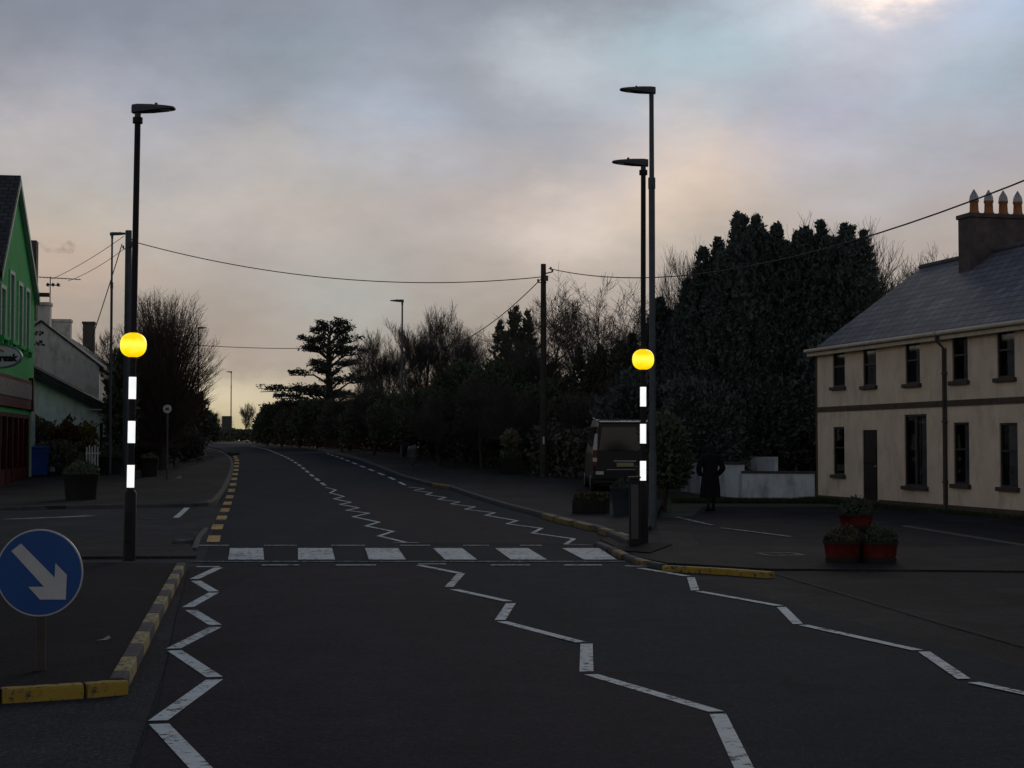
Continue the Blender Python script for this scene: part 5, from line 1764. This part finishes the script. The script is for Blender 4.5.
for px_, Y_, ty_, rz_2, k_, lab_ in ((440, 69, 374, .4, 'oak', 'thin bare scrub in front of the rounded evergreen by the verge lamp'), (482, 67, 368, 1.7, 'fan', 'thin bare scrub in front of the broad green shrubs'),
        (408, 79, 372, 2.9, 'oak', 'thin bare scrub at the foot of the right verge lamp'), (374, 87, 374, 4.4, 'fan', 'thin bare scrub in front of the thicket right of the cedar'),
        (522, 65, 366, 5.3, 'oak', 'thin bare scrub just left of the right utility pole foot'), (342, 95, 384, .9, 'fan', 'thin bare scrub at the foot of the cedar'),
        (583, 62, 362, 2.2, 'oak', 'thin bare scrub between the right utility pole and the van')):
    plant_bare(k_, lab_, px_, Y_, ty_, rz_2, 1.5, group='bare scrub along the right verge', name='bare_scrub')
plant_bare('fan', 'little bare tree on the horizon right of the far lamp', 246, 195, 400, .7, 1.1)
plant_bare('oak', 'faint bare tree on the horizon left of the far lamp', 219, 200, 408, .2, 1.5)
plant_bare('ash', 'low bare tree at the horizon beside the last bush', 258, 190, 420, 1.9, 1.3)
# bushy bare tree on the left: many ascending shoots from a low crown
def shoot_tree(label, px, Y, top_py, wpx):
    b = base(px, Y); H = P(px, top_py, Y).z - b.z
    rx = px_len(wpx / 2, Y)
    rng = random.Random(77)
    t = thing('twiggy_tree', label, 'tree', b)
    lim, tw = MB(), MB()
    lim.tube([(0, 0, -.3), (.03, 0, .8), (0, 0, 1.4)], [.24, .2, .19], 9)
    zc2, hz2 = H * .52, H * .48
    for i in range(30):
        a = rng.uniform(0, 2 * PI); f_ = rng.uniform(.15, .75)
        e = Vector((math.cos(a) * rx * f_, math.sin(a) * rx * f_, H * rng.uniform(.45, .75) * (1.1 - f_ * .4)))
        p0 = Vector((0, 0, rng.uniform(.8, 1.4)))
        m_ = p0.lerp(e, .5) + Vector((math.cos(a), math.sin(a), 0)) * rx * .08
        lim.tube([p0, m_, e], [.085, .05, .022], 5, 0, False)
    for i in range(1500):
        u_ = Vector((rng.gauss(0, 1), rng.gauss(0, 1), rng.gauss(.35, 1.0))).normalized()
        k = (1 - abs(rng.gauss(0, .2))) * (1 + .08 * math.sin(u_.x * 7 + 1) * math.sin(u_.z * 6) + rng.gauss(0, .03))
        e = Vector((u_.x * rx * k, u_.y * rx * k, zc2 + u_.z * hz2 * k))
        if e.z < .9: continue
        src = Vector((e.x * .30, e.y * .30, max(.8, 1.0 + (e.z - 1.0) * .40)))
        m_ = src.lerp(e, .5) + Vector((-e.x * .06 + rng.gauss(0, .10), -e.y * .06 + rng.gauss(0, .10), .12 + rng.gauss(0, .08)))
        tw.tube([src, m_, e], [.014, .009, .004], 3, 0, False)
        d_ = (e - src).normalized()
        for s2 in range(7):
            w_ = rng.uniform(.5, 1.0)
            q = src.lerp(m_, w_ * 2) if w_ < .5 else m_.lerp(e, w_ * 2 - 1)
            d2 = (d_ + Vector((rng.gauss(0, .6), rng.gauss(0, .6), rng.gauss(.1, .35)))).normalized()
            tw.tube([q, q + d2 * rng.uniform(.2, .55)], [.006, .003], 3, 0, False)
    lim.build('trunk', MT['bark'], t); tw.build('crown', MT['twigred'], t)
    return t
shoot_tree('large bushy bare tree with dense upright twigs on the left footpath', 163, 66, 288, 112)
plant_bare('fan', 'smaller bare tree on the left, behind the utility pole and old house', 118, 78, 322, 2.2, 1.3)
# dark shrubs under it
for i, (px, Y, ty, w, m_, lab) in enumerate([
    (128, 72, 402, 44, 'ivy', 'dark shrub behind the left crossing beacon'), (158, 78, 402, 48, 'ivy', 'dark shrub behind the round white sign'),
    (188, 84, 396, 44, 'ivy', 'dark shrub at the right foot of the bushy bare tree'), (202, 100, 412, 30, 'evergreen', 'dark shrub nearest the left bend'),
    (120, 63, 360, 28, 'ivy', 'tall dark shrub at the right hand corner of the old pale house'),
    (140, 68, 438, 40, 'ivy', 'low dark shrub at the foot of the bushy bare tree'), (185, 76, 434, 28, 'ivy', 'low dark shrub right of the bushy bare tree')]):
    plant_bush(210 + i, lab, px, Y, ty, w, mat=m_, n=5000, leaf=.13, group='dark shrubs on the left')
# garden plants by the outhouse
plant_bush(231, 'dark leafless looking shrub against the limewashed wall beside the blue bin', 42, 62.5, 416, 40, mat='drycol', n=1800, leaf=.08)
plant_bush(232, 'dull brownish shrub in the middle of the outhouse garden', 66, 62, 424, 40, mat='beech', n=2600, leaf=.08)
plant_bush(233, 'yellowish leaved shrub beside the white picket fence', 88, 62.3, 424, 22, mat='yellowleaf', n=1300, leaf=.07)
plant_bush(234, 'low dark shrub at the foot of the outhouse garden', 60, 60.5, 444, 46, mat='ivy', n=2600, leaf=.08)
# rounded shrub near the right beacon, and grass below the walls
plant_bush(241, 'rounded dark green shrub just right of the right crossing beacon', 664, 41, 420, 46, mat='laurel', n=6500, leaf=.085)

def grass(label, pts, wid, n, hgt, seed):
    rng = np.random.default_rng(seed)
    a, b2 = np.array(pts[0]), np.array(pts[1])
    t = rng.uniform(0, 1, n); d = b2 - a; nrm = np.array([-d[1], d[0]]) / np.linalg.norm(d)
    xy = a + d * t[:, None] + nrm * (rng.uniform(-.5, .5, n) * wid)[:, None]
    z = np.array([g(y) for y in xy[:, 1]]) - .03
    h = hgt * rng.uniform(.4, 1.3, n); an = rng.uniform(0, 2 * PI, n); w = .02
    lean = rng.normal(size=(n, 2)) * .4 * h[:, None]
    B = np.column_stack([xy, z])
    dx_ = np.column_stack([np.cos(an) * w, np.sin(an) * w, np.zeros(n)])
    T = B + np.column_stack([lean, h])
    V = np.stack([B - dx_, B + dx_, T], 1).reshape(-1, 3)
    o = np_mesh('grass', V, np.arange(3 * n).reshape(n, 3), MT['grass'])
    tag(o, label, 'grass', kind='stuff')
p0, p1 = base(672, 46), base(820, 45.8)
grass('rough grass strip at the foot of the white walls', [(p0.x, p0.y), (p1.x, p1.y)], 1.4, 9000, .09, 5)
p0, p1 = o3 + hf.n * -.35, o3 + hf.u * 13 - hf.n * .35
grass('thin grass growing along the base of the cream houses', [tuple(p0), tuple(p1)], .6, 8000, .10, 6)
p0, p1 = base(440, 76), base(560, 58)
grass('rough verge grass behind the right footpath', [(p0.x, p0.y), (p1.x, p1.y)], 3.5, 14000, .16, 7)
p0, p1 = base(120, 60), base(215, 92)
grass('rough verge grass on the left beside the footpath', [(p0.x, p0.y), (p1.x, p1.y)], 3.0, 14000, .16, 8)

# ------------------------------------------------------------------ planters, bins
def plants_arrays(seed, r, h, n, leaf, z):
    rng = np.random.default_rng(seed)
    a = rng.uniform(0, 2 * PI, n); q = r * np.sqrt(rng.uniform(0, 1, n))
    hh = h * rng.uniform(.05, 1, n) * (1 - .5 * (q / r) ** 2) * (1 + .4 * np.sin(3 * a + seed))
    C = np.column_stack([q * np.cos(a), q * np.sin(a), z + hh])
    return leaf_quads(C, leaf, rng, dirs=np.tile([0, 0, .8], (n, 1)))
def tub(label, loc, r, h, plant_h, mat_body, mat_plant, seed, band=None, name='planter_tub', group=None, n=900, leaf=.035, pedestal=0.0, taper=.86):
    t = thing(name, label, 'planter', loc, seed * .7, group)
    prof = [(r * taper, 0), (r * (taper + .07), h * .5), (r, h), (r * 1.03, h * 1.02), (r * 1.03, h * 1.08), (r * .92, h * 1.08), (r * .9, h * .9), (0, h * .88)]
    m = MB(); m.lathe(prof, 20); tubo = m.build('tub', MT[mat_body], t)
    if band:
        q = MB(); q.tube([(0, 0, 0.0), (0, 0, h * .28)], [r * taper + .012, r * (taper + .045) + .012], 20); q.build('base_band', MT[band], tubo)
        q = MB(); q.tube([(0, 0, h * .97), (0, 0, h * 1.13)], [r * 1.045, r * 1.06], 20, 0, False); q.build('rim', MT[band], tubo)
    MB().lathe([(r * .9, h * .9), (r * .5, h * .95), (0, h * .97)], 16).build('soil', MT['soil'], t)
    V, Q = plants_arrays(seed, r * .98, plant_h, int(n * 1.6), leaf * .75, h * .97)
    np_mesh('plants', V, Q, MT[mat_plant], t)
    if pedestal:
        MB().lathe([(r * .7, -pedestal), (r * .65, -.02), (r * .6, .0)], 16).build('pedestal', MT['blacktub'], t)
    return t
YB = 22.45
tb = lambda px, Y, dz=0: Vector(((px - 512) / F * Y, Y, g(Y) + .032 + dz))
grp = 'red flower tubs on the paved corner'
tub('lower left red flower tub of the stacked group of three', tb(842, YB), px_len(19, YB), .27, .20, 'redtub', 'drycol', 3, 'blacktub', group=grp, n=1100)
tub('lower right red flower tub of the stacked group of three', tb(878, YB - .1), px_len(18, YB), .27, .20, 'redtub', 'bedding', 4, 'blacktub', group=grp, n=1100)
tub('topmost red flower tub standing behind and above the other two', tb(855, YB + .42, .44), px_len(17, YB), .20, .22, 'redtub', 'bedding', 5, 'blacktub', group=grp, n=1300, pedestal=.44)
# left: barrel planters
pb = G(81, 499.5, .1)
tub('dark barrel planter with low plants in front of the blue bin', pb, px_len(17.5, pb.y), px_len(24, pb.y), .38, 'barrel', 'evergreen', 11, n=1500, leaf=.05, name='barrel_planter')
pb = base(110, 62)
tub('dark barrel planter beside the left crossing beacon post', pb + Vector((0, 0, .1)), px_len(14, 62), px_len(16, 62), .45, 'barrel', 'evergreen', 12, n=1500, leaf=.06, name='barrel_planter')
pb = base(150, 60)
tub('dark barrel planter right of the left crossing beacon post', pb + Vector((0, 0, .1)), px_len(9, 60), px_len(17, 60), .2, 'barrel', 'evergreen', 13, n=900, leaf=.05, name='barrel_planter')
# right: planter with a clipped ball
pb = base(510.5, 62) + Vector((0, 0, .1))
t = thing('topiary_planter', 'square dark planter holding a clipped ball tree on a short stem', 'planter', pb)
m = MB(); w_, h_ = px_len(10, 62), px_len(16, 62)
vs = [(-w_, -w_, 0), (w_, -w_, 0), (w_, w_, 0), (-w_, w_, 0)]
k = 1.15
vs += [(x * k, y * k, h_) for x, y, _ in vs]
m.add(vs, [[3, 2, 1, 0], [0, 1, 5, 4], [1, 2, 6, 5], [2, 3, 7, 6], [3, 0, 4, 7], [4, 5, 6, 7]])
m.build('planter_box', MT['barrel'], t)
zb_ = P(510.5, 440, 62).z - pb.z
m = MB(); m.tube([(0, 0, h_ * .9), (.01, 0, zb_)], .03, 8); m.build('stem', MT['bark'], t)
V, Q = bush_arrays(61, px_len(8.5, 62), px_len(8.5, 62), px_len(18, 62), 1400, .05, z0=0)
V[:, 2] += zb_ - px_len(9, 62)
np_mesh('clipped_ball', V, Q, MT['ball'], t)
V, Q = plants_arrays(62, w_ * 1.1, .35, 700, .05, h_)
np_mesh('plants', V, Q, MT['evergreen'], t)
# blue-grey round pot and low trough behind the right beacon
pb = G(624, 515, .1)
tub('round blue grey pot half hidden by the slim control cabinet', pb, px_len(14, pb.y), px_len(26, pb.y), .2, 'bluepot', 'bedding', 21, n=700, leaf=.05, name='round_pot', taper=.75)
pb = G(591, 513, .1)
t = thing('planter_trough', 'low dark trough of dry plants behind the yellow marked kerb', 'planter', pb, -.2)
w_ = px_len(17, pb.y)
m = MB(); m.bx(-w_, w_, -.3, .3, 0, .30, 0, .02); m.build('trough', MT['barrel'], t)
rng = np.random.default_rng(9); n = 1300
C = np.column_stack([rng.uniform(-w_, w_, n), rng.uniform(-.28, .28, n), .30 + .16 * rng.uniform(0, 1, n) ** 1.4])
V, Q = leaf_quads(C, .05, rng, dirs=np.tile([0, 0, .9], (n, 1)))
np_mesh('plants', V, Q, MT['drycol'], t)
# litter bin on a post at the right verge
pb = base(412.5, 66) + Vector((0, 0, .1))
t = thing('litter_bin', 'small dark litter bin on a slim foot near the right verge lamp', 'litter bin', pb)
MB().tube([(0, 0, 0), (0, 0, .3)], .06, 10).build('foot', MT['lamp'], t)
MB().lathe([(.13, .22), (.19, .34), (.2, .82), (.205, .86), (.15, .96), (0, 1.0)], 16).build('body', MT['lamp'], t)
MB().lathe([(.2, .5), (.207, .51), (.207, .56), (.2, .57)], 16).build('band', MT['postl'], t)
# blue wheelie bin
pb = base(41, 60.0) + Vector((0, 0, .1))
t = thing('wheelie_bin', 'blue wheelie bin beside the green shop corner', 'bin', pb, .15)
k = px_len(9.2, 61); H_ = P(41, 446, 60.0).z - pb.z
m = MB()
vs = [(-k * .8, -.28, .06), (k * .8, -.28, .06), (k * .8, .22, .06), (-k * .8, .22, .06), (-k, -.36, H_ - .08), (k, -.36, H_ - .08), (k, .30, H_ - .08), (-k, .30, H_ - .08)]
m.add(vs, [[3, 2, 1, 0], [0, 1, 5, 4], [1, 2, 6, 5], [2, 3, 7, 6], [3, 0, 4, 7], [4, 5, 6, 7]])
m.build('body', MT['binblue'], t)
m = MB(); m.box((0, -.02, H_ - .04), (2 * k + .06, .76, .07), 0, Matrix.Rotation(.05, 3, 'X'), .02); m.build('lid', MT['binblue'], t)
for s in (-1, 1):
    q = MB(); q.tube([(s * k * .7, .26, .1), (s * k * .92, .26, .1)], .1, 14); q.build('wheel', MT['rubber'], t)
m = MB(); m.tube([(-k * .8, .36, H_ - .1), (k * .8, .36, H_ - .1)], .02, 8); m.build('handle', MT['binblue'], t)
# seat / low wall under the left tree
pb = base(165, 68) + Vector((0, 0, .05))
t = thing('garden_bench', 'dim timber bench below the bushy bare tree on the left', 'bench', pb, -.1)
MB().bx(-.55, .55, -.22, .2, .42, .47, 0, .01).build('seat', MT['timber'], t)
m = MB(); m.bx(-.55, .55, .2, .24, .6, .72); m.bx(-.55, .55, .2, .24, .78, .92); m.build('backrest', MT['timber'], t)
for s in (-.48, .48): MB().bx(s - .04, s + .04, -.2, .25, 0, .41).build('leg', MT['timber'], t)
# litter
pb = G(103, 640, .098)
m = MB(); m.face([(-.05, -.03, .0), (.04, -.035, .006), (.06, .02, .018), (-.01, .04, .004)]); m.face([(-.01, .04, .004), (.06, .02, .018), (.03, .06, .03)])
tag(m.build('litter', MT['paper'], None, (pb.x, pb.y, pb.z)), 'pale crumpled scrap lying on the black island', 'litter')
pb = G(178, 479, .1)
m = MB(); m.face([(-.12, -.05, .0), (.12, -.05, .03), (.14, .06, .09), (-.06, .07, .05)]); m.face([(-.06, .07, .05), (.14, .06, .09), (.02, .14, .12)])
tag(m.build('litter', MT['paper'], None, (pb.x, pb.y, pb.z + .005)), 'white scrap of litter on the far left footpath', 'litter')

# ------------------------------------------------------------------ parked van, seen from behind
VY = 48.5
vb = base(625, VY) + Vector((0, 0, .1))
va = rad(.8)
van = thing('parked_van', 'black van parked with its rear towards the crossing, partly behind the beacon', 'van', vb, va)
HW, VL, VH = 1.0, 4.9, 2.28
# cross sections along y (0 = rear face)
secs = [(.0, .30, 1.12, .98, .86), (.05, .26, 2.12, .99, .80), (.28, .24, 2.25, 1.0, .82), (2.9, .24, 2.28, 1.0, .82), (3.45, .24, 2.15, 1.0, .80), (4.1, .24, 1.32, .98, .86), (4.75, .30, 1.05, .92, .80), (4.9, .38, .85, .84, .72)]
mb = MB(); vs, fs = [], []
for y, zb_, zt_, wl, wt in secs:
    zm = zb_ + (zt_ - zb_) * .48
    ring = [(-wl * HW * .94, zb_), (wl * HW * .94, zb_), (wl * HW, zb_ + .2), (wl * HW, zm), (wl * HW * .97, zm + (zt_ - zm) * .2), (wt * HW, zt_ - .06), (wt * HW * .9, zt_), (-wt * HW * .9, zt_), (-wt * HW, zt_ - .06), (-wl * HW * .97, zm + (zt_ - zm) * .2), (-wl * HW, zm), (-wl * HW, zb_ + .2)]
    vs += [(x, y, z) for x, z in ring]
secs_n = 12
vs[:12] = [(x, 0.0 if z < 1.3 else .04, z) for (x, _, z) in [(a_, 0, c_2) for a_, _, c_2 in vs[:12]]]
# rear ring: make it full height
zt_ = 2.10
ring = [(-.92, .30), (.92, .30), (.98, .5), (.98, 1.15), (.96, 1.35), (.82, zt_ - .06), (.76, zt_), (-.76, zt_), (-.82, zt_ - .06), (-.96, 1.35), (-.98, 1.15), (-.98, .5)]
vs[:12] = [(x * HW, .0 + max(0, z - 1.2) * .07, z) for x, z in ring]
for i in range(len(secs) - 1):
    for k_ in range(12):
        a, b2 = i * 12 + k_, i * 12 + (k_ + 1) % 12
        fs.append([a, b2, b2 + 12, a + 12])
fs.append([k_ for k_ in range(12)][::-1]); fs.append([len(vs) - 12 + k_ for k_ in range(12)])
mb.add(vs, fs, 0, False)
body = mb.build('body', MT['vanpaint'], van)
def sidequad(y0, y1, z0, z1, sd, off=.012, top=.0):
    def xat(z): return HW * (.965 - (z - 1.37) / (2.2 - 1.37) * .145)
    return [(sd * (xat(z0) + off), y0, z0), (sd * (xat(z0) + off), y1, z0), (sd * (xat(z1) + off), y1 - top, z1), (sd * (xat(z1) + off), y0 + top * .3, z1)]
for sd in (-1, 1):
    for y0, y1, tp in ((.22, 1.25, .0), (1.36, 2.5, .0), (2.6, 3.5, .35)):
        m = MB(); m.face(sidequad(y0, y1, 1.40, 2.02, sd, .014, tp)); m.build('side_window', MT['vanglass'], van)
m = MB(); m.face([(-.80, .02, 1.28), (.80, .02, 1.28), (.70, .058, 2.0), (-.70, .058, 2.0)][::1]); 
m.v = [(x, y - .035, z) for x, y, z in m.v]; m.build('rear_window', MT['vanglass'], van)
for sd in (-1, 1):
    m = MB(); m.prism([(sd * .985, .82), (sd * .86, .82), (sd * .86, 1.3), (sd * .84, 1.72), (sd * .925, 1.72), (sd * .985, 1.3)], 'y', -.02, .05)
    tl = m.build('tail_light', MT['taillight'], van)
    m = MB(); m.prism([(sd * .99, 1.3), (sd * .85, 1.3), (sd * .835, 1.80), (sd * .915, 1.80)], 'y', -.026, .05); m.build('window_glint', MT['taillens'], tl)  # pale strip coloured to stand for sky reflected in the rear corner window
    m = MB(); m.prism([(sd * .985, .95), (sd * .86, .95), (sd * .86, 1.07), (sd * .985, 1.07)], 'y', -.026, .0); m.build('reversing_lens', MT['taillens'], tl)
m = MB(); m.bx(-1.0, 1.0, -.10, .12, .40, .68, 0, .05); bp = m.build('rear_bumper', MT['vantrim'], van)
m = MB(); m.bx(-.55, .45, -.115, -.095, .69, .725, 0, .005); m.build('bumper_strip', MT['chrome'], bp)
for sd in (-.78, .78):
    m = MB(); m.bx(sd - .12, sd + .12, -.112, -.098, .56, .66, 0, .01); m.build('fog_light', MT['taillens'], bp)
m = MB(); m.bx(-.26, .26, -.03, -.005, .80, .92, 0, .004); m.build('number_plate', MT['plate'], van)
m = MB(); m.bx(-.34, .34, -.035, -.003, .94, .985, 0, .01); m.build('tailgate_handle', MT['chrome'], van)
m = MB(); m.tube([(-.78, .10, 2.16), (.78, .10, 2.16)], .03, 8); m.tube([(-.78, .1, 2.17), (-.8, 2.9, 2.32)], .018, 6); m.tube([(.78, .1, 2.17), (.8, 2.9, 2.32)], .018, 6); m.build('roof_rail', MT['chrome'], van)
for sd in (-1, 1):
    for y in (.95, 3.95):
        m = MB(); m.tube([(sd * .78, y, .33), (sd * 1.0, y, .33)], .33, 24); wh = m.build('wheel', MT['rubber'], van)
        m = MB(); m.tube([(sd * .99, y, .33), (sd * 1.012, y, .33)], [.22, .19], 18); m.build('hub_cap', MT['steel'], wh)
    m = MB(); m.box((sd * 1.12, 3.55, 1.45), (.2, .1, .26), 0, None, .03); m.build('wing_mirror', MT['vantrim'], van)

# ------------------------------------------------------------------ person walking away in a long black coat
def skinned(name, joints, edges, mat, par, root=0, sub=2):
    me = bpy.data.meshes.new(name)
    me.from_pydata([j[0] for j in joints], edges, [])
    o = bpy.data.objects.new(name, me); COL.objects.link(o)
    sk = o.modifiers.new('skin', 'SKIN'); sk.use_smooth_shade = True
    for i, j in enumerate(joints):
        v = me.skin_vertices[0].data[i]
        r = j[1]
        v.radius = r if isinstance(r, tuple) else (r, r)
        v.use_root = (i == root)
    ss = o.modifiers.new('sub', 'SUBSURF'); ss.levels = sub; ss.render_levels = sub
    bpy.context.view_layer.update()
    dg = bpy.context.evaluated_depsgraph_get()
    m2 = bpy.data.meshes.new_from_object(o.evaluated_get(dg))
    m2.materials.clear(); m2.materials.append(mat)
    for p in m2.polygons: p.use_smooth = True
    bpy.data.objects.remove(o)
    o2 = bpy.data.objects.new(name, m2); COL.objects.link(o2); o2.parent = par
    return o2
pp = G(710.5, 511.5)
per = thing('person', 'person in a long black coat and hat walking away past the white walls', 'person', pp, .12)
HP = 1.66
# y+ is the way the person walks (away from us)
J = [((0, 0, .90), (.15, .11)), ((0, .01, 1.08), (.135, .10)), ((0, .02, 1.26), (.165, .11)), ((0, .02, 1.37), (.12, .085)), ((0, .03, 1.43), (.055, .055)), ((0, .045, 1.50), (.075, .085)), ((0, .05, 1.575), (.075, .09)), ((0, .045, 1.635), (.045, .055)),
     ((.10, 0, .84), (.095, .1)), ((.10, .10, .48), (.062, .066)), ((.09, .06, .12), (.042, .045)), ((.09, .17, .035), (.038, .03)), ((.09, .24, .03), (.03, .02)),
     ((-.10, 0, .84), (.095, .1)), ((-.09, .0, .47), (.062, .066)), ((-.09, -.16, .15), (.042, .045)), ((-.09, -.08, .05), (.038, .03)), ((-.09, -.01, .035), (.03, .02)),
     ((.19, .01, 1.34), (.062, .062)), ((.285, -.06, 1.08), (.05, .05)), ((.22, .13, .93), (.042, .042)), ((.19, .2, .90), (.035, .03)),
     ((-.19, .01, 1.34), (.062, .062)), ((-.285, -.06, 1.08), (.05, .05)), ((-.22, .13, .93), (.042, .042)), ((-.19, .2, .90), (.035, .03))]
E_ = [(0, 1), (1, 2), (2, 3), (3, 4), (4, 5), (5, 6), (6, 7), (0, 8), (8, 9), (9, 10), (10, 11), (11, 12), (0, 13), (13, 14), (14, 15), (15, 16), (16, 17), (3, 18), (18, 19), (19, 20), (20, 21), (3, 22), (22, 23), (23, 24), (24, 25)]
bodyo = skinned('body', J, E_, MT['trouser'], per)
# face and ears under the hat brim
m = MB()
m.lathe([(0, -.11), (.05, -.10), (.075, -.05), (.083, .0), (.08, .05), (.06, .09), (0, .115)], 18, (0, .055, 1.53), sy=1.12)
m.tube([(0, .145, 1.55), (0, .172, 1.515), (0, .15, 1.505)], [.008, .014, .01], 6)
for s in (-1, 1):
    m.lathe([(0, -.03), (.012, -.02), (.014, 0), (.012, .02), (0, .03)], 8, (s * .084, .05, 1.525))
    m.lathe([(0, -.008), (.012, 0), (0, .008)], 8, (s * .03, .143, 1.548))
m.tube([(-.022, .146, 1.475), (0, .15, 1.473), (.022, .146, 1.475)], .005, 5)
m.build('head', MT['skin'], per)
m = MB(); m.lathe([(.10, 1.545), (.105, 1.575), (.10, 1.61), (.08, 1.645), (.04, 1.665), (0, 1.67)], 20, (0, .05, 0), sy=1.1)
m.lathe([(.085, 1.47), (.10, 1.50), (.102, 1.545), (.09, 1.55)], 20, (0, .04, 0), sy=1.1)
m.build('hat', MT['hat'], per)
m = MB(); m.lathe([(.13, 1.37), (.125, 1.41), (.105, 1.46), (.095, 1.475), (.08, 1.46)], 20, (0, .035, 0), sy=.95); m.build('scarf', MT['hat'], per)
# coat: flared skirt with folds, sleeves bent into the pockets
m = MB()
rings = [(.345, .235, .17, .035), (.60, .225, .175, .028), (.85, .205, .165, .016), (1.02, .18, .145, .006), (1.2, .205, .145, .004), (1.33, .215, .13, .0), (1.40, .12, .095, 0), (1.43, .07, .065, 0)]
nseg = 40; vs, fs = [], []
for z, rx, ry, fo in rings:
    for k_ in range(nseg):
        a = 2 * PI * k_ / nseg
        q = 1 + fo / rx * math.sin(a * 7 + z * 2)
        vs.append((rx * q * math.cos(a), .01 + ry * q * math.sin(a), z))
for i in range(len(rings) - 1):
    for k_ in range(nseg):
        a, b2 = i * nseg + k_, i * nseg + (k_ + 1) % nseg
        fs.append([a, b2, b2 + nseg, a + nseg])
m.add(vs, fs, 0, True)
for s in (-1, 1):
    m.tube([(s * .15, .015, 1.37), (s * .215, .0, 1.31), (s * .285, -.05, 1.13), (s * .305, -.06, 1.07), (s * .28, .03, 1.0), (s * .235, .12, .93), (s * .20, .15, .91)], [.07, .082, .072, .072, .068, .064, .05], 12)
m.build('coat', MT['coat'], per)
for s, y in ((.09, .15), (-.09, -.09)):
    q = MB(); q.box((s, y, .04), (.095, .27, .075), 0, None, .03); q.build('shoe', MT['shoe'], per)
